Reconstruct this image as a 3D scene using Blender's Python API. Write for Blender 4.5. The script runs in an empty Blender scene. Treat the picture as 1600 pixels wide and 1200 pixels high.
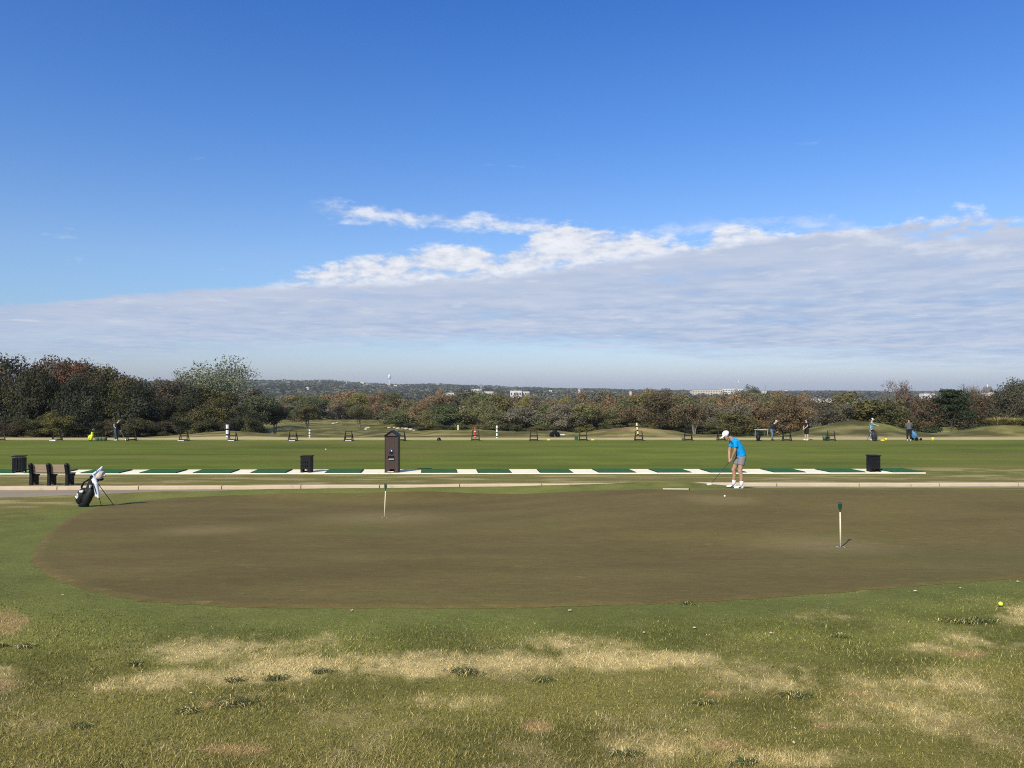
import bpy, bmesh, math, random
import numpy as np
from mathutils import Vector, Matrix, Euler

sc = bpy.context.scene
COL = sc.collection
R = math.radians
RNG = np.random.default_rng(7)
random.seed(7)
F = 1200.0      # focal length in photo pixels (photo 1600 x 1200)
HZ = 611.0      # horizon row

def lin(r, g, b, k=1.0):
    f = lambda c: ((c / 255 + .055) / 1.055) ** 2.4 if c > 10.3 else c / 255 / 12.92
    return (f(r) * k, f(g) * k, f(b) * k, 1.0)

# ------------------------------------------------------------------ camera
cam = bpy.data.cameras.new('camera')
cam.sensor_width = 36.0
cam.lens = 36.0 * F / 1600
cam.clip_start, cam.clip_end = 0.1, 30000
camo = bpy.data.objects.new('camera', cam)
COL.objects.link(camo)
camo.location = (0, 0, 0)
camo.rotation_euler = (R(90) + math.atan((HZ - 600) / F), 0, 0)
sc.camera = camo

# ------------------------------------------------------------------ sun
SUN_EL, SUN_AZ = R(37), R(212)
sl = bpy.data.lights.new('sun', 'SUN')
sl.energy, sl.angle, sl.color = 4.75, R(0.53), (1.0, .91, .74)
so = bpy.data.objects.new('sun', sl)
COL.objects.link(so)
sd = Vector((math.sin(SUN_AZ) * math.cos(SUN_EL), math.cos(SUN_AZ) * math.cos(SUN_EL), math.sin(SUN_EL)))
so.rotation_euler = sd.to_track_quat('Z', 'Y').to_euler()
so.location = (-30, -40, 60)

sc.view_settings.view_transform = 'Standard'
sc.view_settings.look = 'None'
sc.view_settings.exposure = 0.0
sc.view_settings.gamma = 1.0
sc.render.engine = 'CYCLES'
sc.cycles.max_bounces = 5
sc.cycles.diffuse_bounces = 3
sc.cycles.glossy_bounces = 2
sc.cycles.transmission_bounces = 2
sc.cycles.volume_bounces = 0
sc.cycles.use_denoising = False
sc.cycles.use_adaptive_sampling = False
sc.cycles.pixel_filter_type = 'BLACKMAN_HARRIS'; sc.cycles.filter_width = 1.05

# ------------------------------------------------------------------ node helpers
class NT:
    def __init__(s, tree):
        s.t = tree; s.n = tree.nodes; s.l = tree.links
    def put(s, sock, v):
        if isinstance(v, bpy.types.NodeSocket): s.l.new(v, sock)
        elif v is not None: sock.default_value = v
    def node(s, typ, ins=None, **props):
        n = s.n.new(typ)
        for k, v in props.items(): setattr(n, k, v)
        for k, v in (ins or {}).items(): s.put(n.inputs[k], v)
        return n
    def m(s, op, a, b=None, c=None):
        n = s.n.new('ShaderNodeMath'); n.operation = op
        for i, v in enumerate((a, b, c)):
            if v is not None: s.put(n.inputs[i], v)
        return n.outputs[0]
    def step(s, v, lo, hi):
        n = s.n.new('ShaderNodeMapRange'); n.interpolation_type = 'SMOOTHSTEP'
        s.put(n.inputs['Value'], v); s.put(n.inputs['From Min'], lo); s.put(n.inputs['From Max'], hi)
        return n.outputs[0]
    def mix(s, f, a, b, mode='MIX'):
        n = s.n.new('ShaderNodeMix'); n.data_type = 'RGBA'; n.blend_type = mode
        s.put(n.inputs[0], f); s.put(n.inputs[6], a); s.put(n.inputs[7], b)
        return n.outputs[2]
    def noise(s, vec, scale, detail=3, rough=.55, dist=0.0):
        n = s.n.new('ShaderNodeTexNoise')
        if vec is not None: s.l.new(vec, n.inputs['Vector'])
        n.inputs['Scale'].default_value = scale; n.inputs['Detail'].default_value = detail
        n.inputs['Roughness'].default_value = rough; n.inputs['Distortion'].default_value = dist
        return n.outputs[0]
    def xyz(s, x, y, z):
        n = s.n.new('ShaderNodeCombineXYZ')
        s.put(n.inputs[0], x); s.put(n.inputs[1], y); s.put(n.inputs[2], z)
        return n.outputs[0]
    def ramp(s, v, stops):
        n = s.n.new('ShaderNodeValToRGB'); e = n.color_ramp.elements
        while len(e) < len(stops): e.new(.5)
        for el, (p, c) in zip(e, stops): el.position = p; el.color = c
        s.put(n.inputs[0], v)
        return n.outputs[0]

# ------------------------------------------------------------------ world: Nishita sky with a cloud deck, laid out by compass direction
w = bpy.data.worlds.new('World'); sc.world = w; w.use_nodes = True
k = NT(w.node_tree); bg = k.n['Background']
sky = k.node('ShaderNodeTexSky', sky_type='NISHITA', sun_disc=False, sun_elevation=SUN_EL, sun_rotation=SUN_AZ)
bg.inputs[1].default_value = 0.1
tc = k.node('ShaderNodeTexCoord')
sp = k.node('ShaderNodeSeparateXYZ', {0: tc.outputs['Generated']})
X, Y, Z = sp.outputs
az = k.m('ARCTAN2', X, Y)
hor = k.m('SQRT', k.m('ADD', k.m('MULTIPLY', X, X), k.m('MULTIPLY', Y, Y)))
V = k.m('DIVIDE', Z, k.m('MAXIMUM', hor, .01))      # tangent of the elevation
tint = k.ramp(V, [(0.0, (1.06, 1.15, 1.74, 1)), (.03, (1.05, 1.18, 1.66, 1)), (.09, (.90, 1.13, 1.50, 1)), (.165, (.93, 1.18, 1.57, 1)),
                  (.33, (.57, 1.03, 1.70, 1)), (.51, (.36, .87, 1.72, 1)), (.75, (.75, .92, 1.2, 1)), (1.0, (.95, .95, .95, 1))])
base = k.mix(1.0, sky.outputs[0], tint, 'MULTIPLY')
A0, A1 = -.62, .62
azn = k.m('DIVIDE', k.m('SUBTRACT', az, A0), A1 - A0)
def curve(pts):
    """pts in photo pixels -> tangent of elevation as a function of azimuth (a Float Curve)"""
    n = k.n.new('ShaderNodeFloatCurve'); c = n.mapping.curves[0]
    P = []
    for px, py in pts:
        a = math.atan((px - 800) / F); P.append(((a - A0) / (A1 - A0), (HZ - py) / F * math.cos(a) * 2))
    while len(c.points) < len(P): c.points.new(.5, .5)
    for q, p in zip(c.points, P): q.location = p; q.handle_type = 'AUTO_CLAMPED'
    n.mapping.use_clip = False; n.mapping.update()
    k.l.new(azn, n.inputs['Value'])
    return k.m('MULTIPLY', n.outputs[0], .5)
zc = k.m('ADD', k.m('MAXIMUM', Z, 0.0), .055)
P = k.xyz(k.m('DIVIDE', X, zc), k.m('DIVIDE', Y, zc), 0.0)          # a cloud layer over a curved earth
Q = k.xyz(k.m('MULTIPLY', az, 1.0), k.m('MULTIPLY', V, 2.3), 0.0)
n1 = k.noise(P, 1.3, 4, .55); n2 = k.noise(P, 4.2, 3, .5)
q1 = k.noise(Q, 13, 8, .62, .3); q2 = k.noise(Q, 46, 5, .6)
qe = k.noise(Q, 30, 6, .6)
edge = curve([(0, 474), (60, 470), (250, 455), (450, 443), (640, 436), (800, 424), (900, 412), (1000, 398), (1100, 386), (1200, 367), (1400, 350), (1600, 336)])
dv = k.m('SUBTRACT', edge, V)                                        # > 0 inside the deck
# grey stratus deck
a1 = k.step(k.m('ADD', dv, k.m('MULTIPLY', k.m('SUBTRACT', qe, .5), .016)), -.001, .006)
low = curve([(0, 575), (200, 560), (400, 545), (800, 540), (1200, 560), (1600, 572)])
a1b = k.step(k.m('ADD', k.m('SUBTRACT', V, low), k.m('MULTIPLY', k.m('SUBTRACT', n1, .5), .05)), -.012, .022)
thin = k.step(n1, .22, .48)
left_thin = k.m('SUBTRACT', 1.0, k.m('MULTIPLY', k.m('MULTIPLY', k.step(az, -.40, -.60), k.step(dv, .022, .05)), k.step(n2, .42, .58)))
stv = k.xyz(k.m('MULTIPLY', az, 1.0), k.m('MULTIPLY', V, 9.0), 1.3); streak = k.noise(stv, 7, 5, .6)
hole = k.m('MULTIPLY', k.step(az, .44, .52), k.m('MULTIPLY', k.step(V, .165, .18), k.step(V, .203, .19)))
hole = k.m('MULTIPLY', hole, k.step(k.noise(Q, 22, 4, .6), .44, .56))
a1 = k.m('MULTIPLY', k.m('MULTIPLY', k.m('MULTIPLY', a1, a1b), k.m('ADD', .62, k.m('MULTIPLY', k.step(k.m('ADD', k.m('MULTIPLY', thin, .25), k.m('MULTIPLY', streak, .75)), .30, .58), .34))), left_thin)
a1 = k.m('MULTIPLY', a1, k.m('SUBTRACT', 1.0, k.m('MULTIPLY', hole, .85)))
g0 = lin(166, 180, 207); g1 = lin(196, 203, 219)
shade = k.m('ADD', k.m('MULTIPLY', n2, .55), k.m('MULTIPLY', n1, .6))
right = k.step(az, -.5, .3)
gcol = k.mix(k.step(k.m('ADD', k.m('MULTIPLY', shade, .6), k.m('MULTIPLY', streak, .45)), .36, .76), lin(155, 179, 217), lin(206, 214, 231))
gcol = k.mix(k.step(dv, .0, .10), k.mix(.6, gcol, lin(192, 202, 223)), gcol)
# brighter wisps inside the deck
gcol = k.mix(k.m('MULTIPLY', k.step(k.noise(P, 3.1, 5, .6), .56, .72), .5), gcol, lin(222, 225, 234))
# white cumulus along its front
top = curve([(0, 490), (380, 452), (430, 430), (500, 410), (560, 396), (640, 383), (700, 379), (760, 378), (815, 374), (850, 350), (900, 343), (955, 347), (1030, 366), (1095, 368), (1120, 354), (1150, 344), (1200, 356), (1240, 366), (1400, 350), (1425, 330), (1470, 324), (1530, 320), (1570, 338), (1600, 336)])
up = k.m('SUBTRACT', top, V); dn = k.m('SUBTRACT', V, k.m('SUBTRACT', edge, .012))
fr = k.m('MULTIPLY', k.m('SUBTRACT', q1, .5), .055)
fr2 = k.m('MULTIPLY', k.m('SUBTRACT', q2, .5), .016)
a2 = k.m('MULTIPLY', k.step(k.m('ADD', k.m('ADD', up, fr), fr2), .0, .014), k.step(k.m('ADD', dn, k.m('MULTIPLY', fr2, .5)), .0, .014))
a2 = k.m('MULTIPLY', a2, k.step(k.m('ADD', q1, k.m('MULTIPLY', q2, .3)), .42, .66))
a2 = k.m('MULTIPLY', a2, k.step(az, -.36, -.25))
wcol = k.mix(k.step(k.m('ADD', k.m('MULTIPLY', q1, .6), k.m('MULTIPLY', q2, .4)), .34, .62), lin(200, 208, 226), lin(240, 243, 250))
# long wisp above
band = curve([(0, 300), (440, 322), (500, 326), (560, 332), (640, 340), (720, 347), (800, 353), (870, 360), (1000, 372), (1100, 352), (1250, 345), (1450, 385), (1600, 390)])
bw = k.m('SUBTRACT', .0135, k.m('ABSOLUTE', k.m('SUBTRACT', V, band)))
a3 = k.step(k.m('ADD', k.m('ADD', bw, k.m('MULTIPLY', fr, .9)), k.m('MULTIPLY', fr2, 1.6)), .0, .018)
a3 = k.m('MULTIPLY', a3, k.m('MULTIPLY', k.step(az, -.27, -.20), k.m('SUBTRACT', 1.0, k.m('MULTIPLY', k.step(az, .06, .14), .55))))
a3 = k.m('MULTIPLY', a3, .82)
# faint scattered scraps in the blue
a4 = k.m('MULTIPLY', k.step(k.noise(k.xyz(k.m('MULTIPLY', az, 1.0), k.m('MULTIPLY', V, 3.2), 3.7), 11, 6, .6), .66, .80), k.m('MULTIPLY', k.step(V, .38, .22), .45))
c = k.mix(k.m('MULTIPLY', a4, k.m('SUBTRACT', 1.0, a1)), base, k.mix(1.0, lin(225, 232, 244), (10, 10, 10, 1), 'MULTIPLY'))
ten = lambda col: k.mix(1.0, col, (10, 10, 10, 1), 'MULTIPLY')       # background strength is 0.1
c = k.mix(a1, c, ten(gcol))
c = k.mix(a3, c, ten(wcol))
c = k.mix(a2, c, ten(wcol))
k.l.new(c, bg.inputs[0])

# ------------------------------------------------------------------ terrain: camera stands at z = 0, heights are below it
PL = np.array([(-1e5, 1.68), (0, 1.70), (4, 1.95), (7.4, 2.13), (13.5, 2.72), (18.7, 3.10), (22, 3.32), (25.4, 3.48), (28.4, 3.60), (29.6, 3.63), (37, 4.05), (64, 4.08)])
PR = np.array([(-1e5, 1.68), (0, 1.70), (4, 1.95), (7.4, 2.13), (13.5, 2.76), (18.7, 2.80), (22, 2.83), (23, 2.87), (25, 3.17), (28.4, 3.57), (29.6, 3.62), (37, 4.05), (64, 4.07)])
PF = np.array([(64, 4.08), (67, 4.14), (72, 4.33), (80, 4.87), (105, 6.35), (150, 8.6), (200, 10.2), (260, 11.4), (330, 12.3), (420, 15), (600, 20), (1000, 26)])
RIDGE = np.array([(-900, -50), (380, -53), (520, -50), (560, -41), (620, -29), (680, -33), (740, -25), (800, -17), (900, -8), (1000, -2), (1100, 6), (1700, 8), (2600, 8)])
def vnoise(x, y, seed=0):
    xi = np.floor(x).astype(np.int64); yi = np.floor(y).astype(np.int64)
    fx = x - xi; fy = y - yi
    fx = fx * fx * (3 - 2 * fx); fy = fy * fy * (3 - 2 * fy)
    def h(a, b):
        n = (a * 374761393 + b * 668265263 + seed * 974634777) & 0xffffffff
        n = ((n ^ (n >> 13)) * 1274126177) & 0xffffffff
        return ((n ^ (n >> 16)) & 0xffff) / 65535.0
    return (h(xi, yi) * (1 - fx) + h(xi + 1, yi) * fx) * (1 - fy) + (h(xi, yi + 1) * (1 - fx) + h(xi + 1, yi + 1) * fx) * fy
def fbm(x, y, seed=0, o=4):
    s = 0; a = .5; t = 0
    for i in range(o):
        s = s + a * vnoise(x, y, seed + i * 17); t += a; a *= .5; x = x * 2.03 + 7.1; y = y * 2.03 + 3.3
    return s / t
def sstep(v, a, b):
    t = np.clip((v - a) / (b - a), 0, 1); return t * t * (3 - 2 * t)
def smooth_interp(D, T):
    return sum(np.interp(D * f, T[:, 0], T[:, 1]) for f in (.955, .985, 1.015, 1.045)) / 4
def ground(x, y):
    x = np.asarray(x, float); y = np.asarray(y, float)
    D = np.maximum(y, .5); u = np.clip(x / np.maximum(D, 1.5), -3, 3)
    wr = sstep(u, -.10, .22)
    near = smooth_interp(D, PL) * (1 - wr) + smooth_interp(D, PR) * wr
    px = 800 + F * u
    one = np.full(np.shape(u), 25.3)
    b0 = smooth_interp(one, PL) * (1 - wr) + smooth_interp(one, PR) * wr
    lip = np.interp(px, [0, 130, 250, 350, 420, 640, 800, 930, 1000, 1080, 1130, 1200, 1600], [166, 162, 158.5, 156, 154, 151, 149, 144.5, 141.8, 141.8, 146.5, 152, 152]) * 25.3 / F
    near = near + np.minimum(lip - b0, 0) * np.exp(-((D - 25.3) / 1.35) ** 2)
    rg = np.interp(px, RIDGE[:, 0], RIDGE[:, 1]) + 6 * (fbm(px / 55, px * 0 + 1.5, 3, 3) - .5)
    far = smooth_interp(D, PF)
    lf = np.interp(D, [1000, 1500, 4000, 5200, 8000, 12000], [0, .12, 1, .98, .5, .2])
    far = np.where(D > 1000, 26 * (1 - lf) * np.interp(D, [1000, 8000, 12000], [1, .2, .1]) + rg * lf, far)
    h = np.where(D < 64, near, near + (far - 4.08))
    h = np.where(D > 64, far * sstep(D, 60, 70) + near * (1 - sstep(D, 60, 70)), near)
    def mound(pxc, Dc, amp, sx, sy):
        return amp * np.exp(-((px - pxc) / sx) ** 2 - ((D - Dc) / sy) ** 2)
    m = mound(360, 82, .75, 75, 9) + mound(735, 92, 1.1, 95, 10) + mound(600, 104, .9, 60, 12) + mound(1000, 86, .95, 100, 8)
    m = m + mound(1300, 88, 1.45, 80, 9) + mound(1375, 84, 1.15, 70, 7) + mound(1570, 84, 1.3, 80, 8) + mound(860, 96, .7, 50, 10)
    m = m + mound(520, 150, 1.2, 60, 14) + mound(440, 165, 1.6, 45, 16) + mound(1480, 130, 1.5, 60, 14) - mound(1190, 118, .8, 34, 8) - mound(1190, 94, .25, 40, 9)
    h = h - m
    bump = ((fbm(x * .08, y * .08, 5) - .5) * .7 + (fbm(x * .35, y * .35, 6) - .5) * .35) * sstep(D, 70, 88) + (fbm(x * .5, y * .5, 9) - .5) * .05 * (1 - sstep(D, 30, 36))
    return -h + bump
G = lambda x, y: float(ground(x, y))
SCAN = np.concatenate([np.linspace(2, 70, 6000), np.geomspace(70, 9000, 6000)])
def unproj(px, py):
    """first ground point seen at a photo pixel"""
    u = (px - 800) / F; v = (py - HZ) / F
    g = ground(u * SCAN, SCAN)
    i = int(np.argmax(g >= -v * SCAN))
    if i == 0: i = len(SCAN) - 1
    D = SCAN[i]
    return Vector((u * D, D, float(g[i])))
def at(px, D, dz=0.0):
    x = (px - 800) / F * D
    return Vector((x, D, G(x, D) + dz))
def pz(py, D): return -(py - HZ) / F * D

# ------------------------------------------------------------------ object helpers
def tag(o, label=None, cat=None, group=None, kind=None):
    if label: o['label'] = label
    if cat: o['category'] = cat
    if group: o['group'] = group
    if kind: o['kind'] = kind
    return o
def link(o, parent=None):
    COL.objects.link(o)
    if parent is not None: o.parent = parent
    return o
def thing(name, label, cat, loc, rz=0.0, group=None):
    o = bpy.data.objects.new(name, None); o.empty_display_size = .2
    link(o); o.location = loc; o.rotation_euler = (0, 0, rz)
    return tag(o, label, cat, group)
def np_mesh(name, V, faces, mat=None, smooth=False, attrs=None, n=4):
    me = bpy.data.meshes.new(name)
    V = np.asarray(V, np.float32); faces = np.asarray(faces, np.int32).reshape(-1, n)
    me.vertices.add(len(V)); me.vertices.foreach_set('co', V.ravel())
    me.loops.add(faces.size); me.loops.foreach_set('vertex_index', faces.ravel())
    me.polygons.add(len(faces)); me.polygons.foreach_set('loop_start', np.arange(0, faces.size, n, dtype=np.int32))
    me.polygons.foreach_set('loop_total', np.full(len(faces), n, np.int32))
    me.polygons.foreach_set('use_smooth', np.full(len(faces), bool(smooth)))
    for nm, (typ, dom, arr) in (attrs or {}).items():
        a = me.attributes.new(nm, typ, dom)
        a.data.foreach_set('color' if typ == 'FLOAT_COLOR' else 'value', np.asarray(arr, np.float32).ravel())
    me.update(calc_edges=True)
    if mat: me.materials.append(mat)
    return me
def add(name, me, parent=None, loc=(0, 0, 0)):
    o = bpy.data.objects.new(name, me); link(o, parent); o.location = loc
    return o
class MB:
    """collects primitive shapes; build() links them as one mesh object"""
    def __init__(s): s.bm = bmesh.new()
    def box(s, c, size, rot=(0, 0, 0), bev=0.0, taper=1.0):
        r = bmesh.ops.create_cube(s.bm, size=1.0); v = r['verts']
        for q in v:
            t = taper if q.co.z > 0 else 1.0
            q.co = Vector((q.co.x * size[0] * t, q.co.y * size[1] * t, q.co.z * size[2]))
        if bev:
            es = list({e for q in v for e in q.link_edges})
            rr = bmesh.ops.bevel(s.bm, geom=es, offset=bev, segments=2, affect='EDGES', profile=.5)
            v = list({q for f in rr['faces'] for q in f.verts} | {q for q in v if q.is_valid})
        M = Matrix.Translation(c) @ Euler(rot).to_matrix().to_4x4()
        bmesh.ops.transform(s.bm, matrix=M, verts=v)
        return s
    def tube(s, pts, rad, n=10):
        pts = [Vector(p) for p in pts]
        if not hasattr(rad, '__len__'): rad = [rad] * len(pts)
        rings = []
        ref = Vector((0, 0, 1))
        d0 = (pts[1] - pts[0]).normalized()
        if abs(d0.dot(ref)) > .9: ref = Vector((0, 1, 0))
        for i, p in enumerate(pts):
            d = (pts[min(i + 1, len(pts) - 1)] - pts[max(i - 1, 0)]).normalized()
            a = d.cross(ref)
            if a.length < 1e-4: a = d.cross(Vector((1, 0, 0)))
            a.normalize(); b = d.cross(a).normalized(); ref = -a.cross(d) if False else ref
            rings.append([s.bm.verts.new(p + (a * math.cos(t) + b * math.sin(t)) * rad[i]) for t in [2 * math.pi * j / n for j in range(n)]])
        for i in range(len(rings) - 1):
            for j in range(n):
                s.bm.faces.new((rings[i][j], rings[i][(j + 1) % n], rings[i + 1][(j + 1) % n], rings[i + 1][j]))
        s.bm.faces.new(rings[0][::-1]); s.bm.faces.new(rings[-1])
        return s
    def ball(s, c, r, rot=(0, 0, 0), seg=14):
        if not hasattr(r, '__len__'): r = (r, r, r)
        v = bmesh.ops.create_uvsphere(s.bm, u_segments=seg, v_segments=max(6, seg // 2 + 2), radius=1.0)['verts']
        M = Matrix.Translation(c) @ Euler(rot).to_matrix().to_4x4() @ Matrix.Diagonal((*r, 1))
        bmesh.ops.transform(s.bm, matrix=M, verts=v)
        return s
    def prism(s, poly, depth, M=None):
        """polygon in XZ extruded along Y (centred)"""
        a = [s.bm.verts.new((x, -depth / 2, z)) for x, z in poly]; b = [s.bm.verts.new((x, depth / 2, z)) for x, z in poly]
        s.bm.faces.new(a); s.bm.faces.new(b[::-1]); n = len(a)
        for i in range(n): s.bm.faces.new((a[i], b[i], b[(i + 1) % n], a[(i + 1) % n]))
        if M is not None: bmesh.ops.transform(s.bm, matrix=M, verts=a + b)
        return s
    def lathe(s, prof, n=20, M=None):
        rings = [[s.bm.verts.new((r * math.cos(2 * math.pi * j / n), r * math.sin(2 * math.pi * j / n), z)) for j in range(n)] for r, z in prof]
        for i in range(len(rings) - 1):
            for j in range(n): s.bm.faces.new((rings[i][j], rings[i][(j + 1) % n], rings[i + 1][(j + 1) % n], rings[i + 1][j]))
        s.bm.faces.new(rings[0][::-1]); s.bm.faces.new(rings[-1])
        if M is not None: bmesh.ops.transform(s.bm, matrix=M, verts=[v for r in rings for v in r])
        return s
    def mesh(s, name, mat, smooth=False):
        bmesh.ops.recalc_face_normals(s.bm, faces=s.bm.faces[:])
        me = bpy.data.meshes.new(name); s.bm.to_mesh(me); s.bm.free()
        if smooth:
            me.polygons.foreach_set('use_smooth', [True] * len(me.polygons))
        if mat: me.materials.append(mat)
        return me
    def build(s, name, mat, parent=None, smooth=False, loc=(0, 0, 0)):
        return add(name, s.mesh(name, mat, smooth), parent, loc)
    def skin(s, name, mat, parent=None, voxel=.012, it=4, loc=(0, 0, 0)):
        """fuse everything collected into one continuous surface"""
        me = s.mesh(name, None)
        o = bpy.data.objects.new('tmp', me); COL.objects.link(o)
        r = o.modifiers.new('r', 'REMESH'); r.mode = 'VOXEL'; r.voxel_size = voxel; r.use_smooth_shade = True
        q = o.modifiers.new('s', 'SMOOTH'); q.iterations = it; q.factor = .5
        dg = bpy.context.evaluated_depsgraph_get(); dg.update()
        m2 = bpy.data.meshes.new_from_object(o.evaluated_get(dg)); m2.name = name
        bpy.data.objects.remove(o); bpy.data.meshes.remove(me)
        m2.materials.clear()
        if mat: m2.materials.append(mat)
        return add(name, m2, parent, loc)
def copy_tree(o, parent=None):
    c = o.copy(); COL.objects.link(c)
    if parent is not None: c.parent = parent
    for ch in list(o.children): copy_tree(ch, c)
    return c

def mat(name, col, rough=.6, var=.12, scale=12.0, spec=.3, bump=0.0, bscale=60.0, metal=0.0, coat=0.0):
    m = bpy.data.materials.new(name); m.use_nodes = True
    k = NT(m.node_tree); b = k.n['Principled BSDF']
    tc = k.node('ShaderNodeTexCoord')
    n = k.noise(tc.outputs['Object'], scale, 4, .6)
    f = k.m('ADD', 1 - var, k.m('MULTIPLY', n, 2 * var))
    cc = k.mix(1.0, col, k.xyz(f, f, f), 'MULTIPLY')
    k.l.new(cc, b.inputs['Base Color'])
    b.inputs['Roughness'].default_value = rough; b.inputs['Metallic'].default_value = metal
    b.inputs['Specular IOR Level'].default_value = spec
    if coat: b.inputs['Coat Weight'].default_value = coat
    if bump:
        bn = k.node('ShaderNodeBump', {'Strength': bump, 'Distance': .01, 'Height': k.noise(tc.outputs['Object'], bscale, 3, .6)})
        k.l.new(bn.outputs[0], b.inputs['Normal'])
    return m

# ------------------------------------------------------------------ materials
M_black = mat('black_plastic', (.006, .0065, .007, 1), .5, .15, 20, .25)
M_blackwood = mat('black_recycled_plastic', (.0085, .009, .0105, 1), .55, .3, 9, .22, .3, 80)
M_tan = mat('tan_plastic_lumber', lin(156, 136, 112), .6, .15, 15, .3, .3, 70)
M_conc = None
M_mat = mat('green_turf_mat', (.034, .125, .052, 1), .95, .45, 3.5, .1, .6, 250)
M_matedge = mat('mat_rubber', (.012, .013, .012, 1), .8)
M_white = mat('white_paint', (.72, .72, .70, 1), .5, .05)
M_cream = mat('cream_paint', (.70, .64, .47, 1), .5, .08)
M_dkgreen = mat('green_plastic', (.004, .06, .035, 1), .35, .1, 20, .5)
M_skin = mat('skin', (.42, .235, .155, 1), .55, .12, 30, .3)
M_skinlight = mat('pale_skin', (.55, .36, .27, 1), .55, .1, 30, .3)
M_steel = mat('steel', (.35, .36, .38, 1), .3, .1, 20, .5, metal=.9)

def ground_mat():
    m = bpy.data.materials.new('ground_grass'); m.use_nodes = True
    k = NT(m.node_tree); b = k.n['Principled BSDF']
    at = k.node('ShaderNodeAttribute', attribute_name='base')
    st = k.node('ShaderNodeAttribute', attribute_name='rough').outputs['Fac']
    tc = k.node('ShaderNodeTexCoord'); ob = tc.outputs['Object']
    sp = k.node('ShaderNodeSeparateXYZ', {0: ob})
    nf = k.noise(ob, 55, 4, .7); nm = k.noise(ob, 9, 5, .65); nl = k.noise(ob, 1.1, 4, .6)
    v = k.m('ADD', k.m('MULTIPLY', k.m('SUBTRACT', nf, .5), 1.6), k.m('ADD', k.m('MULTIPLY', k.m('SUBTRACT', nm, .5), .9), k.m('MULTIPLY', k.m('SUBTRACT', nl, .5), .5)))
    f = k.m('ADD', 1.0, k.m('MULTIPLY', v, st))
    f = k.m('MAXIMUM', f, .25)
    c = k.mix(1.0, at.outputs['Color'], k.xyz(f, f, f), 'MULTIPLY')
    # drier, yellower flecks
    fl = k.step(k.noise(ob, 17, 5, .7), .55, .75)
    c = k.mix(k.m('MULTIPLY', fl, k.m('MULTIPLY', st, .6)), c, k.mix(1.0, c, (1.7, 1.45, 1.25, 1), 'MULTIPLY'))
    k.l.new(c, b.inputs['Base Color'])
    b.inputs['Roughness'].default_value = .95; b.inputs['Specular IOR Level'].default_value = .1
    bn = k.node('ShaderNodeBump', {'Strength': .5, 'Distance': .03, 'Height': k.m('ADD', nf, k.m('MULTIPLY', nm, 1.5))})
    k.l.new(bn.outputs[0], b.inputs['Normal'])
    return m
M_ground = ground_mat()

# ------------------------------------------------------------------ ground sheet
C_GREEN = np.array(lin(116, 118, 60)[:3]); C_OLIVE = np.array(lin(121, 115, 62)[:3]); C_STRAW = np.array(lin(206, 186, 131)[:3])
C_SOIL = np.array(lin(172, 146, 100)[:3]); C_TEE = np.array(lin(101, 111, 44)[:3]); C_TAN = np.array(lin(176, 160, 118)[:3])
C_ROUGH = np.array(lin(107, 103, 62)[:3]); C_FAR = np.array(lin(70, 74, 52)[:3]); C_FRINGE = np.array(lin(114, 119, 63)[:3])
GREEN_PX = [(52, 872), (60, 850), (85, 825), (130, 800), (190, 787), (260, 779), (420, 772), (560, 770), (700, 769), (930, 767), (1060, 766.5), (1130, 766), (1250, 766), (1420, 766), (1600, 766.5), (1760, 770),
            (1900, 790), (1900, 850), (1760, 890), (1600, 903), (1450, 914), (1300, 926), (1150, 937), (1000, 944), (800, 949), (500, 950), (330, 946), (200, 935), (110, 914), (66, 892)]
GREEN = [unproj(*p) for p in GREEN_PX]
def catmull(P, n):
    out = []; L = len(P)
    for i in range(L):
        p0, p1, p2, p3 = P[i - 1], P[i], P[(i + 1) % L], P[(i + 2) % L]
        for j in range(n):
            t = j / n
            out.append(.5 * ((2 * p1) + (p2 - p0) * t + (2 * p0 - 5 * p1 + 4 * p2 - p3) * t * t + (3 * p1 - p0 - 3 * p2 + p3) * t ** 3))
    return out
GOUT = np.array([(p.x, p.y) for p in catmull(GREEN, 14)])
def green_dist(x, y):
    """rough distance outside the putting green outline (0 inside)"""
    d = np.full(x.shape, 1e9)
    for a, b in zip(GOUT[::3], np.roll(GOUT[::3], -1, 0)):
        e = b - a; t = np.clip(((x - a[0]) * e[0] + (y - a[1]) * e[1]) / (e @ e + 1e-9), 0, 1)
        d = np.minimum(d, np.hypot(x - a[0] - t * e[0], y - a[1] - t * e[1]))
    return d
def blob(px, py, cx, cy, rx, ry): return np.exp(-(((px - cx) / rx) ** 2 + ((py - cy) / ry) ** 2) ** 1.5)
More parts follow.
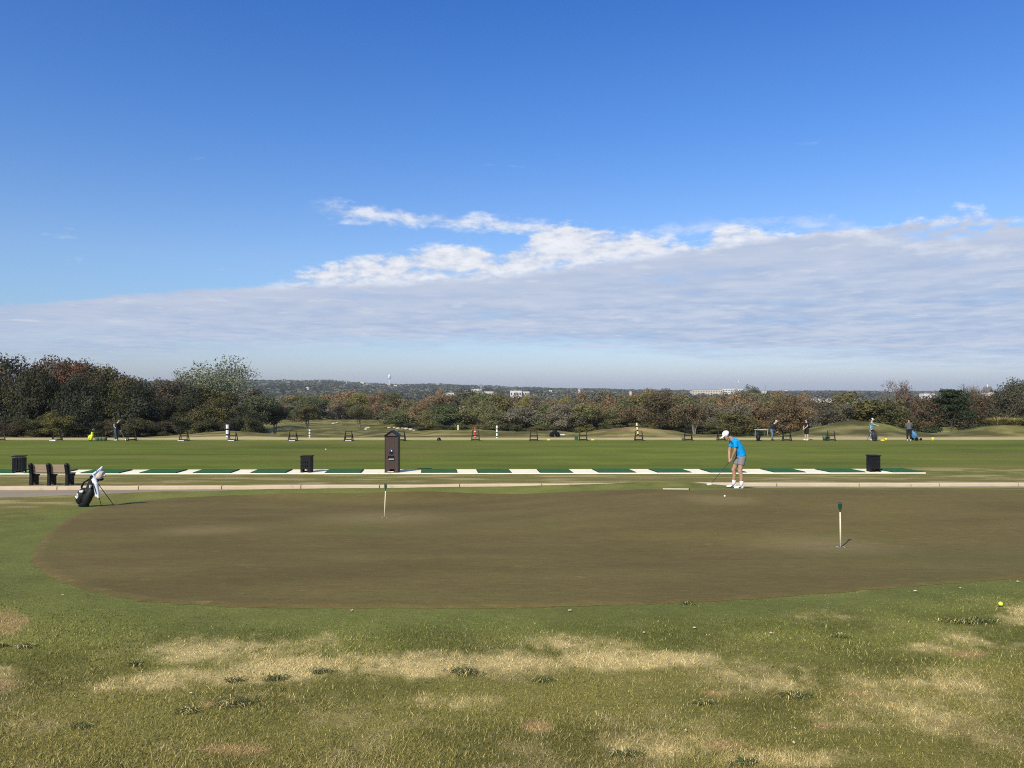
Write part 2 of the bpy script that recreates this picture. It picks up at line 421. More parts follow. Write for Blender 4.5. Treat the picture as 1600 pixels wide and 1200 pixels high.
def straw_mask(x, y, z):
    D = np.maximum(y, .5); px = 800 + F * x / D; py = HZ - F * z / D
    line = np.interp(px, [-300, 0, 60, 250, 420, 600, 800, 1000, 1190, 1400], [1098, 1090, 1084, 1062, 1042, 1040, 1036, 1031, 1029, 1026])
    hw = np.interp(px, [0, 250, 420, 650, 850, 1000, 1190], [9, 17, 22, 22, 20, 15, 9]) * 1.0
    band = np.exp(-(np.abs(py - line) / hw) ** 3) * sstep(px, -60, 330) * (1 - sstep(px, 1060, 1230))
    s = np.maximum(band * .86, blob(px, py, 345, 1015, 120, 32) * .75)
    s = np.maximum(s, blob(px, py, 470, 1005, 110, 22) * .55)
    s = np.maximum(s, blob(px, py, 900, 1005, 95, 20) * .6)
    s = np.maximum(s, blob(px, py, 1600, 962, 60, 18) * .8)
    s = np.maximum(s, blob(px, py, 1310, 921, 50, 5) * .4)
    for cx, cy, rx, ry in ((20, 980, 45, 24), (10, 1050, 40, 18), (700, 1095, 150, 16), (1250, 1060, 180, 30), (1480, 1065, 120, 28), (1250, 1180, 150, 18), (1560, 1150, 80, 22), (1050, 1160, 120, 22), (1460, 1010, 60, 14), (1280, 960, 90, 12), (430, 1085, 60, 10), (1400, 1110, 170, 40), (1530, 1000, 90, 25)):
        s = np.maximum(s, blob(px, py, cx, cy, rx, ry) * .46)
    n = fbm(x * 3.2, y * 3.2, 21, 4); n2 = fbm(x * .9, y * .9, 31, 3)
    n3 = fbm(x * 14, y * 9, 25, 3)
    s = sstep(s + ((n - .5) * 1.0 + (n2 - .5) * .5 + (n3 - .5) * .7) * (.25 + .75 * sstep(s, .05, .4)), .12, 1.0)
    return s, px, py
def base_colour(x, y, z):
    s, px, py = straw_mask(x, y, z)
    D = np.maximum(y, .5)
    n1 = fbm(x * .35, y * .35, 41, 4)[..., None]; n2 = fbm(x * 1.4, y * 1.4, 43, 4)[..., None]
    mixf = lambda a, b, t: a * (1 - t) + b * t
    low = sstep(py, 985, 1075)[..., None]
    c = mixf(C_GREEN, C_OLIVE, np.clip(low * .75 + (n2 - .5) * .9, 0, 1))
    c = c * (.80 + .42 * sstep(n2, .3, .7)); c = mixf(c, C_STRAW * .7, sstep(fbm(x * 2.6, y * 2.6, 47, 4), .56, .76)[..., None] * .42 * (.25 + .75 * low))
    c = mixf(c, C_STRAW, s[..., None] * .92)
    soil = np.zeros_like(px)
    for cx, cy, rx, ry in ((368, 1170, 62, 11), (840, 1133, 28, 13), (350, 1098, 40, 8), (1135, 1162, 45, 10), (1285, 1133, 25, 6), (18, 972, 32, 22), (5, 1068, 30, 9), (1120, 1082, 30, 5), (1340, 1082, 40, 5), (280, 955, 14, 4), (1510, 1020, 40, 9)):
        soil = np.maximum(soil, blob(px, py, cx, cy, rx, ry))
    soil = sstep(soil + (fbm(x * 6, y * 6, 51, 3) - .5) * .9, .35, .9)
    c = mixf(c, C_SOIL, soil[..., None] * .85)
    # cut collar round the putting green
    gd = np.where(D < 32, green_dist(x, y), 99.)
    col = (1 - sstep(gd, .35, 1.5))[..., None] * (1 - .75 * s[..., None])
    c = mixf(c, C_FRINGE * (1 + .25 * (n2 - .5)), col * .8)
    # rough ground before and behind the path
    back = (sstep(D, 26.2, 27.5) * (1 - sstep(D, 36.2, 37.2)))[..., None]
    nb = fbm(x * .5, y * 1.6, 61, 4)[..., None]
    edge = (sstep(D, 35.4, 36.8))[..., None]
    c = mixf(c, mixf(C_OLIVE, C_TAN, sstep(nb + edge * .15, .48, .78) * .75), back)
    leftf = (sstep(D, 19.5, 21.5) * (1 - sstep(D, 26, 27)))[..., None] * (1 - sstep(px, 80, 300))[..., None]
    c = mixf(c, mixf(C_OLIVE, C_TAN, sstep(nb, .45, .75) * .8), leftf * (1 - col) * .9)
    # mown tee
    tee = (sstep(D, 37.5, 39.6))[..., None]
    tn = fbm(x * .06, y * .55, 71, 4)[..., None]
    tf = fbm(x * .35, y * 1.3, 73, 4)[..., None]; tcol = C_TEE * (1 + .7 * (tn - .5)) * (1 + .3 * (n1 - .5)) * (1 + .35 * (tf - .5)); tcol = mixf(tcol, C_OLIVE * .95, sstep(fbm(x * .09, y * .3, 75, 4), .5, .75)[..., None] * .5)
    right = (sstep(px, 1300, 1560) * (1 - sstep(D, 40, 47)))[..., None]
    tcol = mixf(tcol, C_OLIVE, right * .8)
    right2 = (sstep(px, 1380, 1460) * (1 - sstep(D, 39, 42)))[..., None]
    tcol = mixf(tcol, C_TAN, right2 * sstep(nb, .4, .6) * .7)
    c = mixf(c, tcol, tee)
    # dormant strip and the range beyond
    strip = sstep(D, 63.6, 65.2)[..., None]
    fs = fbm(x * .12, y * .12, 81, 4)[..., None]; fg = fbm(x * .03, y * .05, 91, 4)[..., None]
    rough = mixf(C_ROUGH, C_OLIVE, sstep(fs, .35, .7)); rough = mixf(rough, C_TEE * .8, sstep(fg, .5, .75) * .7)
    rough = mixf(rough, C_TAN * .9, sstep(fs, .62, .85) * .5)
    gb = (np.exp(-((px - 1330) / 130) ** 2) * sstep(D, 75, 79) * (1 - sstep(D, 86, 95)))[..., None]
    rough = mixf(rough, C_TEE * .72, gb * sstep(fs, .3, .55) * .9)
    tanm = (np.exp(-((px - 990) / 60) ** 2) * sstep(D, 79, 82) * (1 - sstep(D, 90, 94)))[..., None]
    rough = mixf(rough, C_SOIL * .85, tanm * .8)
    fp = fbm(x * .45, y * .45, 87, 4)[..., None]; rough = rough * (.62 + .7 * sstep(fp, .32, .68)); rough = mixf(rough, C_TAN * .8, sstep(fp, .6, .8) * .45)
    stripc = mixf(C_TAN * 1.2 * (.85 + .3 * fp), rough, (sstep(D + 7 * (fs[..., 0] - .5), 68.5, 73.5))[..., None])
    c = mixf(c, stripc, strip)
    c = mixf(c, C_FAR, (sstep(D, 300, 420))[..., None])
    c = mixf(c, C_FAR * .8, (sstep(D, 900, 1600))[..., None])
    st = .62 * (1 - sstep(D, 10, 24)) + .34 * sstep(D, 10, 24)
    st = st + .25 * s
    st = np.where(D > 37.5, np.where(D > 64, .5, .26), st)
    return c, st
def build_ground():
    fine = np.linspace(-R(42), R(42), 560)
    coarse = np.linspace(R(42), 2 * math.pi - R(42), 92)[1:-1]
    ang = np.concatenate([fine, coarse])
    rad = np.concatenate([[.05], np.geomspace(1.2, 12, 170), np.geomspace(12, 72, 190)[1:], np.geomspace(72, 420, 130)[1:], np.geomspace(420, 11000, 110)[1:]])
    A, Rr = np.meshgrid(ang, rad)
    # rows follow constant forward distance in front, constant radius elsewhere
    k = 1 / np.maximum(np.cos(np.clip(A, -R(48), R(48))), .6)
    k = np.where(np.abs(A) <= R(48), k, 1 / math.cos(R(48)))
    x = np.sin(A) * Rr * k; y = np.cos(A) * Rr * k
    z = ground(x, y)
    c, st = base_colour(x, y, z)
    na, nr = len(ang), len(rad)
    i, j = np.meshgrid(np.arange(nr - 1), np.arange(na), indexing='ij')
    j2 = (j + 1) % na
    f = np.stack([i * na + j, (i + 1) * na + j, (i + 1) * na + j2, i * na + j2], -1).reshape(-1, 4)[:, ::-1]
    Vx = np.stack([x, y, z], -1).reshape(-1, 3)
    col = np.concatenate([c.reshape(-1, 3), np.ones((nr * na, 1))], 1)
    me = np_mesh('ground', Vx, f, M_ground, True, {'base': ('FLOAT_COLOR', 'POINT', col), 'rough': ('FLOAT', 'POINT', st.ravel())})
    tag(add('ground', me), 'patchy autumn grass ground running from the lawn to the far hills', 'ground', kind='structure')
build_ground()

# ------------------------------------------------------------------ putting green
def green_mat():
    m = bpy.data.materials.new('putting_green_grass'); m.use_nodes = True
    k = NT(m.node_tree); b = k.n['Principled BSDF']
    tc = k.node('ShaderNodeTexCoord'); ob = tc.outputs['Object']
    sp = k.node('ShaderNodeSeparateXYZ', {0: ob})
    st = k.xyz(k.m('MULTIPLY', sp.outputs[0], .35), sp.outputs[1], 0.0)
    n1 = k.noise(st, .8, 5, .62); n2 = k.noise(st, 9, 6, .75); n3 = k.noise(ob, 38, 4, .8); n4 = k.noise(ob, .22, 3, .5)
    c = k.mix(k.step(k.m('ADD', k.m('MULTIPLY', n1, .5), k.m('MULTIPLY', n4, .5)), .25, .75), lin(97, 86, 51), lin(121, 107, 64))
    c = k.mix(k.m('MULTIPLY', k.step(n4, .52, .7), .5), c, lin(99, 98, 50))
    for wx, wy, r in SPOTS:     # worn, drier turf around the holes
        d = k.m('SQRT', k.m('ADD', k.m('POWER', k.m('SUBTRACT', sp.outputs[0], wx), 2.0), k.m('POWER', k.m('SUBTRACT', sp.outputs[1], wy), 2.0)))
        c = k.mix(k.m('MULTIPLY', k.step(k.m('ADD', d, k.m('MULTIPLY', k.m('SUBTRACT', n1, .5), 2.2)), r, .2), .48), c, lin(144, 128, 88))
    c = k.mix(k.m('MULTIPLY', k.step(k.noise(k.xyz(k.m('MULTIPLY', sp.outputs[0], .5), sp.outputs[1], 2.0), 5.5, 4, .7), .60, .72), .42), c, lin(148, 132, 92))
    v = k.m('ADD', 1.0, k.m('ADD', k.m('MULTIPLY', k.m('SUBTRACT', n2, .5), .9), k.m('MULTIPLY', k.m('SUBTRACT', n3, .5), 1.3)))
    c = k.mix(1.0, c, k.xyz(v, v, v), 'MULTIPLY')
    k.l.new(c, b.inputs['Base Color'])
    b.inputs['Roughness'].default_value = .9; b.inputs['Specular IOR Level'].default_value = .12
    bn = k.node('ShaderNodeBump', {'Strength': .25, 'Distance': .01, 'Height': n3}); k.l.new(bn.outputs[0], b.inputs['Normal'])
    return m
FLAG_L, FLAG_R = unproj(601, 810), unproj(1312.5, 856.5)
sp1 = unproj(1120, 780)
SPOTS = [(FLAG_L.x, FLAG_L.y, 2.6), (FLAG_R.x - .3, FLAG_R.y + .3, 1.9), (sp1.x, sp1.y - .2, 1.3), (unproj(330, 830).x, unproj(330, 830).y, 1.6)]
def build_green():
    o = GOUT.copy(); c = np.array([1.5, 16.0])
    nr = 70; t = np.linspace(0, 1, nr) ** .7
    jit = 1 + .0025 * RNG.standard_normal(len(o))
    pts = c + (o - c)[None] * (t[:, None, None]) ; pts[-1] = c + (o - c) * jit[:, None]
    z = ground(pts[..., 0], pts[..., 1]) + .022; z[-1] -= .02
    na = len(o)
    i, j = np.meshgrid(np.arange(nr - 1), np.arange(na), indexing='ij')
    f = np.stack([i * na + j, (i + 1) * na + j, (i + 1) * na + (j + 1) % na, i * na + (j + 1) % na], -1).reshape(-1, 4)
    me = np_mesh('putting_green', np.concatenate([pts, z[..., None]], -1).reshape(-1, 3), f, green_mat(), True)
    if me.polygons[200].normal.z < 0: me.flip_normals()
    tag(add('putting_green', me), 'brown dormant practice putting green cut into the lawn', 'putting green', kind='structure')
build_green()

# ------------------------------------------------------------------ path, kerb, concrete tee strip
def conc(name, col, joints=0.0, bump=.3):
    m = bpy.data.materials.new(name); m.use_nodes = True
    k = NT(m.node_tree); b = k.n['Principled BSDF']
    ob = k.node('ShaderNodeTexCoord').outputs['Object']
    n1 = k.noise(ob, 1.3, 5, .65); n2 = k.noise(ob, 22, 4, .7); n3 = k.noise(ob, 130, 2, .5)
    f = k.m('ADD', .62, k.m('ADD', k.m('MULTIPLY', n1, .36), k.m('ADD', k.m('MULTIPLY', n2, .24), k.m('MULTIPLY', n3, .18))))
    c = k.mix(1.0, col, k.xyz(f, f, f), 'MULTIPLY')
    c = k.mix(k.m('MULTIPLY', k.step(k.noise(ob, 2.4, 6, .7), .58, .72), .35), c, lin(96, 82, 60))
    k.l.new(c, b.inputs['Base Color']); b.inputs['Roughness'].default_value = .9; b.inputs['Specular IOR Level'].default_value = .2
    bn = k.node('ShaderNodeBump', {'Strength': bump, 'Distance': .01, 'Height': n2}); k.l.new(bn.outputs[0], b.inputs['Normal'])
    return m
M_kerb = conc('kerb_concrete', (.56, .45, .31, 1)); M_path = conc('path_asphalt', (.31, .255, .185, 1)); M_strip = conc('pale_concrete', (.92, .85, .68, 1), bump=.15)
def kerb_y(x): return np.interp(x, [-40, -18, -10, 0, 8, 20, 40], [27.2, 27.5, 28.0, 28.45, 28.5, 28.5, 28.5])
def build_path():
    xs = np.linspace(-40, 40, 400); ws = np.linspace(0, 1, 12)
    ky = kerb_y(xs) - .02
    wd = np.interp(xs, [-40, -18, -10, 0, 40], [2.6, 2.5, 2.0, 1.7, 1.6]) + .06 * np.sin(xs * 1.7) + .05 * np.sin(xs * 4.1)
    X2 = np.repeat(xs[None], 12, 0); Y2 = ky[None] - wd[None] * (1 - ws[:, None])
    Z2 = ground(X2, Y2) + .014; Z2[0] -= .014
    i, j = np.meshgrid(np.arange(11), np.arange(399), indexing='ij'); n = 400
    f = np.stack([i * n + j, i * n + j + 1, (i + 1) * n + j + 1, (i + 1) * n + j], -1).reshape(-1, 4)
    tag(add('path', np_mesh('path', np.stack([X2, Y2, Z2], -1).reshape(-1, 3), f, M_path, True)), 'narrow grey asphalt cart path along the kerb', 'path', kind='structure')
    # kerb of poured lengths with open joints
    Vv = []; Ff = []
    x = -39.6; prof = [(0, -.10), (.0, .115), (.025, .135), (.25, .135), (.28, .11), (.28, -.10)]
    while x < 39:
        L = 2.95 + random.uniform(-.12, .12); m = 5; b0 = len(Vv)
        for q in range(m):
            xx = x + (L - .035) * q / (m - 1); yy = float(kerb_y(xx)); g = G(xx, yy)
            for a, h in prof: Vv.append((xx, yy + a, g + h))
        pn = len(prof)
        for q in range(m - 1):
            for r in range(pn - 1):
                a = b0 + q * pn + r; Ff.append((a, a + pn, a + pn + 1, a + 1))
        Ff.append((b0, b0 + 1, b0 + 2, b0 + 3)); Ff.append((b0, b0 + 3, b0 + 4, b0 + 5))
        e = b0 + (m - 1) * pn; Ff.append((e + 3, e + 2, e + 1, e)); Ff.append((e + 5, e + 4, e + 3, e))
        x += L
    tag(add('kerb', np_mesh('kerb', Vv, Ff, M_kerb)), 'pale concrete kerb with joints running behind the putting green', 'kerb', kind='structure')
build_path()
TEE_YAW = R(1.2)
def tee_pt(px, off=0.0):
    """point on the front edge of the tee strip under a photo column, moved back by off metres"""
    D = 37.35
    for _ in range(6):
        x = (px - 800) / F * D; D = 37.35 + x * math.tan(TEE_YAW) * .6
    return Vector((x - off * .09, D + off, 0))
def build_strip():
    a = [tee_pt(p) for p in np.linspace(-120, 1446, 120)]; Vv = []; Ff = []
    for p in a:
        for o, h in ((0, -.06), (0, .045), (1.95, .045), (1.95, -.06)):
            q = p + Vector((-o * .09, o, 0)); Vv.append((q.x, q.y, G(q.x, q.y) * .5 + G(p.x, p.y) * .5 + h))
    for i in range(len(a) - 1):
        for r in range(3): Ff.append((i * 4 + r, i * 4 + 4 + r, i * 4 + 5 + r, i * 4 + 1 + r))
    Ff.append((0, 1, 2, 3)); e = (len(a) - 1) * 4; Ff.append((e + 3, e + 2, e + 1, e))
    tag(add('concrete_path', np_mesh('concrete_path', Vv, Ff, M_strip)), 'pale concrete strip under the row of green hitting mats', 'path', kind='structure')
build_strip()
def strip_z(p): return G(p.x, p.y) + .05

# ------------------------------------------------------------------ hitting mats
MATS = [(-52, 18, 'leftmost green hitting mat beside the left black bin'), (36, 96, 'green hitting mat behind the bench'), (124, 186, 'green hitting mat behind the white headcovers of the golf bag'),
        (216, 275, 'green hitting mat second to the right of the golf bag'), (300, 360, 'green hitting mat halfway between golf bag and middle bin'), (390, 446, 'green hitting mat just left of the slotted black bin'),
        (507, 564, 'green hitting mat between the slotted black bin and the brown tower'), (658, 715, 'green hitting mat just right of the brown tower'), (747, 800, 'second green hitting mat right of the brown tower'),
        (844, 896, 'third green hitting mat right of the brown tower'), (936, 995, 'green hitting mat fourth from the brown tower, beyond the end of the left kerb'), (1028, 1082, 'green hitting mat second to the left of the golfer in blue'),
        (1111, 1168, 'green hitting mat directly behind the legs of the golfer in blue'), (1211, 1261, 'green hitting mat just right of the golfer in blue'), (1299, 1355, 'green hitting mat just left of the right black bin'), (1397, 1446, 'rightmost green hitting mat, right of the right black bin')]
for a, b, lab in MATS:
    p0 = tee_pt(a); p1 = tee_pt(b); w_ = (p1 - p0).length
    o0 = .10 + random.uniform(-.04, .05); dp = 1.62 + random.uniform(-.05, .05)
    pc = (p0 + p1) / 2 + Vector((-.09 * o0, o0, 0))
    t = thing('hitting_mat', lab, 'hitting mat', (pc.x, pc.y, strip_z(pc) - .004), R(random.uniform(-1.2, 1.2)), 'green hitting mats along the tee strip')
    sl = (p1.y - p0.y) / w_
    def plate(h0, h1, inset):
        Vv = []
        for h in (h0, h1):
            for sx, oy in ((-.5, inset), (.5, inset), (.5, dp - inset), (-.5, dp - inset)):
                x = sx * (w_ - 2 * inset) - .09 * oy; Vv.append((x, sx * w_ * sl + oy, h))
        return Vv, [(0, 1, 5, 4), (1, 2, 6, 5), (2, 3, 7, 6), (3, 0, 4, 7), (4, 5, 6, 7)]
    add('rubber_base', np_mesh('rubber_base', *plate(0, .022, 0), M_matedge), t)
    add('turf', np_mesh('turf', *plate(.02, .045, .03), M_mat), t)

# ------------------------------------------------------------------ bench seen from behind
def bench():
    p = unproj(76, 757); p.y = 29.6; p = at(78, 29.7)
    t = thing('park_bench', 'park bench with tan slatted backrest and black plastic legs, seen from behind', 'bench', p, R(-1.5))
    for x in (-.70, .0, .71):
        m = MB()
        # upright with a slight lean, wide foot strut and seat bracket (profile in depth / height)
        post = [(-.08, 0), (.05, 0), (.06, .40), (-.02, .84), (-.06, .87), (-.13, .86), (-.15, .82), (-.06, .42)]
        arm = [(-.06, .43), (.42, .43), (.44, .40), (.42, .34), (.36, .33), (.36, .0), (.25, .0), (.14, .24), (.05, .14), (-.02, .30)]
        for poly in (post, arm):
            M = Matrix.Translation((x, 0, 0)) @ Matrix.Rotation(R(90), 4, 'Z')
            m.prism(poly, .10, M)
        o = m.build('leg', M_blackwood, t)
    m = MB()
    for i in range(3):
        z = .545 + i * .105
        m.box((0.0, .045 - .016 * i, z), (1.60, .035, .098), (R(8), 0, 0), .006)
    m.build('backrest', M_tan, t)
    m = MB()
    for i in range(3): m.box((0, .10 + i * .125, .452), (1.60, .115, .035), (0, 0, 0), .006)
    m.build('seat', mat('shaded_plastic_lumber', lin(150, 130, 110), .6, .12, 15, .3, .3, 70), t)
bench()

# ------------------------------------------------------------------ three black bins
def bin_(px, py, style, label):
    D = tee_pt(px).y + .55
    p = at(px, D); p.z = strip_z(p) - .004
    t = thing('litter_bin', label, 'bin', p, R({'slats': 14, 'slots': -3, 'plain': 2}[style]), 'black bins on the tee strip')
    H, W = .80, .66; t.scale = (.75, .75, 1.0)
    if style == 'slats':
        m = MB()
        for s in (-1, 1):
            for i in range(4):
                m.box((-.23 + .153 * i, s * .30, .10 + .32), (.125, .03, .62), bev=.006)
                m.box((s * .315, -.225 + .15 * i, .42), (.03, .125, .62), bev=.006)
        m.box((0, 0, .42), (.56, .53, .60))
        m.build('slatted_body', M_blackwood, t)
        for sx in (-.28, .28):
            for sy in (-.27, .27): MB().box((sx, sy, .055), (.08, .08, .11)).build('foot', M_blackwood, t)
    elif style == 'slots':
        m = MB()
        # front wall left open where the slots and the bottom door are
        xs = [-.33, -.19, -.14, -.035, .015, .115, .165, .33]; zs = [.0, .27, .36, .46, .55, .78]
        front = -.31
        for r in range(5):
            for c_ in range(7):
                if r in (1, 3) and c_ in (1, 3, 5): continue
                if r == 0: continue
                m.box(((xs[c_] + xs[c_ + 1]) / 2, front, (zs[r] + zs[r + 1]) / 2), (xs[c_ + 1] - xs[c_], .03, zs[r + 1] - zs[r]))
        m.box((-.25, front, .135), (.16, .03, .27)); m.box((.24, front, .135), (.18, .03, .27)); m.box((-.005, front, .225), (.33, .03, .09))
        m.box((-.315, 0, .39), (.03, .59, .78)); m.box((.315, 0, .39), (.03, .59, .78)); m.box((0, .3, .39), (.60, .03, .78))
        m.build('slotted_body', M_blackwood, t)
        MB().box((0, -.02, .08), (.50, .40, .03), bev=.005).build('shelf', M_blackwood, t)
        MB().lathe([(.10, .0), (.12, .10), (.125, .11)], 14, Matrix.Translation((.0, -.16, .096))).build('liner', M_white, t, True)
    else:
        m = MB()
        for i in range(5): m.box((-.255 + .1275 * i, -.30, .46), (.122, .03, .62), bev=.005)
        m.box((-.29, -.30, .075), (.06, .03, .15)); m.box((-.06, -.3, .075), (.05, .03, .15)); m.box((.29, -.30, .075), (.06, .03, .15)); m.box((-.19, -.3, .075), (.04, .03, .15))
        m.box((-.31, 0, .385), (.03, .58, .77)); m.box((.31, 0, .385), (.03, .58, .77)); m.box((0, .3, .385), (.59, .03, .77))
        m.build('panelled_body', M_blackwood, t)
        MB().box((0, 0, .11), (.5, .5, .03)).build('shelf', M_blackwood, t)
        MB().ball((.2, -.325, .5), .014, seg=8).build('knob', M_steel, t, True)
    m = MB().box((0, 0, H + .005), (W + .06, W + .03, .05), bev=.012)
    m.build('lid', M_blackwood, t)
bin_(31, 738, 'slats', 'black slatted litter bin left of the bench')
bin_(480, 740, 'slots', 'black square bin with two rows of slots between bench and brown tower')
bin_(1364, 738, 'plain', 'black panelled bin at the right end of the mat row')

# ------------------------------------------------------------------ brown tower
def tower():
    D = tee_pt(613).y + .55
    p = at(613.5, D); p.z = strip_z(p) - .004
    t = thing('ball_washer_station', 'tall brown boarded tower with a small gable roof, blue badge and black slot', 'ball washer', p, R(-2))
    M_br = mat('brown_plastic_boards', lin(72, 58, 53), .55, .15, 6, .3, .25, 50)
    M_br2 = mat('brown_roof', lin(92, 76, 71), .55, .12, 6, .3)
    H, W, dp = 1.80, .64, .66
    m = MB()
    f = -dp / 2
    # boarded front with openings: base door, tray slot, badge niche
    def board(x0, x1, z0, z1): m.box(((x0 + x1) / 2, f + .015, (z0 + z1) / 2), (x1 - x0 - .004, .03, z1 - z0), bev=.003)
    for x0, x1 in ((-.32, -.16), (.16, .32)): board(x0, x1, 0, H)
    for i in range(4):
        a = -.16 + .08 * i; board(a, a + .08, .18 if i else .10, .66); board(a, a + .08, .82, H)
    m.box((0, f + .015, .09), (.312, .03, .03)) if False else None
    m.box((-.305, 0, H / 2), (.03, dp - .065, H)); m.box((.305, 0, H / 2), (.03, dp - .065, H)); m.box((0, dp / 2 - .016, H / 2), (.58, .03, H))
    for s in (-1, 1): m.box((s * .3, f - .012, H / 2), (.05, .022, H), bev=.003)
    m.build('boarded_body', M_br, t)
    m = MB().prism([(-.38, 0), (0, .27), (.38, 0), (.33, 0), (0, .225), (-.33, 0)], dp + .10); m.build('roof', M_black, t, loc=(0, 0, H + .0))
    MB().prism([(-.325, 0), (0, .218), (.325, 0)], dp - .02).build('gable', M_br2, t, loc=(0, 0, H + .002))
    MB().box((0, f - .03, H - .005), (.70, .04, .03)).build('ledge', M_black, t)
    M_navy = mat('navy_badge', (.02, .025, .12, 1), .3, .1, 20, .5)
    b = MB().lathe([(.0, -.02), (.095, -.02), (.095, .0), (.0, .0)][1:3], 24, Matrix.Translation((0, f - .022, 1.10)) @ Matrix.Rotation(R(90), 4, 'X')).build('badge', M_navy, t)
    MB().ball((.025, f - .028, 1.075), (.035, .012, .035), seg=12).build('emblem', M_white, b, True)
    MB().tube([(-.05 + .065 * math.cos(a) + .05, f - .028, 1.10 + .065 * math.sin(a)) for a in np.linspace(R(40), R(230), 12)], .008, 6).build('ring_mark', mat('pale_blue_mark', (.25, .28, .6, 1)), b)
    MB().box((0, f - .012, .985), (.18, .022, .12), bev=.004).build('bracket', M_black, t)
    MB().box((0, f + .12, .74), (.31, .2, .15)).build('slot', mat('slot_black', (.006, .006, .006, 1), .8), t)
    MB().box((.01, f - .02, .672), (.26, .10, .022), (R(14), 0, 0), .005).build('tray', mat('grey_tray', (.45, .48, .47, 1), .4), t)
    MB().box((-.03, f + .08, .055), (.30, .2, .025), bev=.004).build('base_tray', M_white, t)
tower()

# ------------------------------------------------------------------ practice pins on the putting green
def pin(p, hpx, label, lean):
    D = p.y; H = hpx / F * D
    t = thing('practice_flagstick', label, 'flagstick', (p.x, p.y, G(p.x, p.y) + .022), 0, 'short sticks in the practice holes')
    top = Vector((lean, 0, H * .80))
    MB().tube([(0, 0, -.02), tuple(top)], [.0145, .0125], 10).build('stick', M_cream, t, True)
    MB().tube([tuple(top), tuple(top + Vector((lean * .1, 0, H * .07)))], [.006, .006], 8).build('ferrule', M_black, t)
    m = MB(); c = top + Vector((lean * .1, 0, H * .12))
    w2, h2 = .032, H * .155
    m.prism([(-w2 * .45, -h2 * .45), (w2 * .45, -h2 * .45), (w2, -h2 * .1), (w2, h2 * .5), (-w2, h2 * .5), (-w2, -h2 * .1)], .016, Matrix.Translation(c))
    m.tube([c + Vector((-w2 + .006, 0, h2 * .48)), c + Vector((-w2 + .004, 0, h2 * .66)), c + Vector((w2 - .004, 0, h2 * .66)), c + Vector((w2 - .006, 0, h2 * .48))], .004, 6)
    m.build('marker', M_dkgreen, t)
    m = MB(); n = 24
    for j in range(n):
        a0, a1 = 2 * math.pi * j / n, 2 * math.pi * (j + 1) / n
        q = [(.054 * math.cos(a0), .054 * math.sin(a0), .004), (.068 * math.cos(a0), .068 * math.sin(a0), .004), (.068 * math.cos(a1), .068 * math.sin(a1), .004), (.054 * math.cos(a1), .054 * math.sin(a1), .004)]
        m.bm.faces.new([m.bm.verts.new(v) for v in q])
    m.build('cup_rim', M_white, t)
    m = MB()
    m.bm.faces.new([m.bm.verts.new((.054 * math.cos(2 * math.pi * j / n), .054 * math.sin(2 * math.pi * j / n), .002)) for j in range(n)])
    m.build('hole', mat('hole_dark', (.01, .009, .007, 1)), t)
pin(FLAG_L, 52, 'short cream practice stick in the left hole of the putting green', .025)
pin(FLAG_R, 68, 'short white practice stick with green top in the right hole of the putting green', -.006)

# ------------------------------------------------------------------ balls, alignment stick
M_ballw = mat('white_ball', (.8, .8, .78, 1), .35, .03); M_bally = mat('yellow_ball', (.85, .85, .08, 1), .4, .03)
def ball(px, py, m, label, r=.0214, dz=.02, group=None):
    p = unproj(px, py)
    o = MB().ball((0, 0, 0), r, seg=16).build('golf_ball', m, None, True, loc=(p.x, p.y, G(p.x, p.y) + r + dz))
    tag(o, label, 'golf ball', group)
ball(1561.5, 948, M_bally, 'yellow golf ball lying on the lawn at the right', dz=.014)
ball(1132, 777.5, M_ballw, 'white golf ball on the putting green before the golfer in blue', .026)
ball(509.5, 703, M_ballw, 'white golf ball lying on the tee grass above the slotted bin', .045, 0)
p = unproj(1056, 764)
a, b = at(1035.5, 22.35), at(1076, 22.25)
o = MB().tube([a - p + Vector((0, 0, .02)), b - p + Vector((0, 0, .02))], .016, 8).build('alignment_stick', M_cream, None, loc=p)
MB().tube([b - p + Vector((-.005, 0, .02)), b - p + Vector((.03, 0, .02))], .02, 8).build('end_cap', M_black, o)
tag(o, 'thin cream alignment stick lying on the fringe left of the golfer in blue', 'alignment stick')

# ------------------------------------------------------------------ people
def head_parts(m, c, f, up, s=1.0):
    """skull, jaw, nose and ears into m; c centre, f facing, up"""
    f = Vector(f).normalized(); up = Vector(up); up = (up - f * up.dot(f)).normalized(); l = up.cross(f)
    Rm = Matrix((f, l, up)).transposed()
    e = Rm.to_euler()
    q = lambda a, b, d: Vector(c) + (f * a + l * b + up * d) * s
    m.ball(q(0, 0, .02), (.098 * s, .076 * s, .105 * s), e); m.ball(q(.03, 0, -.055), (.066 * s, .058 * s, .07 * s), e)
    m.ball(q(.095, 0, -.015), (.022 * s, .014 * s, .026 * s), e, 8); m.ball(q(.07, 0, -.10), (.03 * s, .034 * s, .025 * s), e, 8)
    for y in (-1, 1): m.ball(q(-.005, y * .08, -.01), (.022 * s, .012 * s, .034 * s), e, 8)
    return q, e
def face_marks(q, e, t, s=1.0):
    for y in (-1, 1): MB().ball(q(.086, y * .032, .008), (.007 * s, .013 * s, .008 * s), e, 8).build('eye', M_black, t, True)
    MB().ball(q(.09, 0, -.062), (.008 * s, .024 * s, .006 * s), e, 8).build('mouth', mat('lips', (.3, .11, .09, 1)), t, True)
def cap(q, e, t, m_, s=1.0):
    m = MB()
    m.ball(q(-.004, 0, .045), (.106 * s, .088 * s, .09 * s), e, 20)
    m.ball(q(.125, 0, .035), (.085 * s, .070 * s, .012 * s), e, 16)
    o = m.build('cap', m_, t, True)
    return o
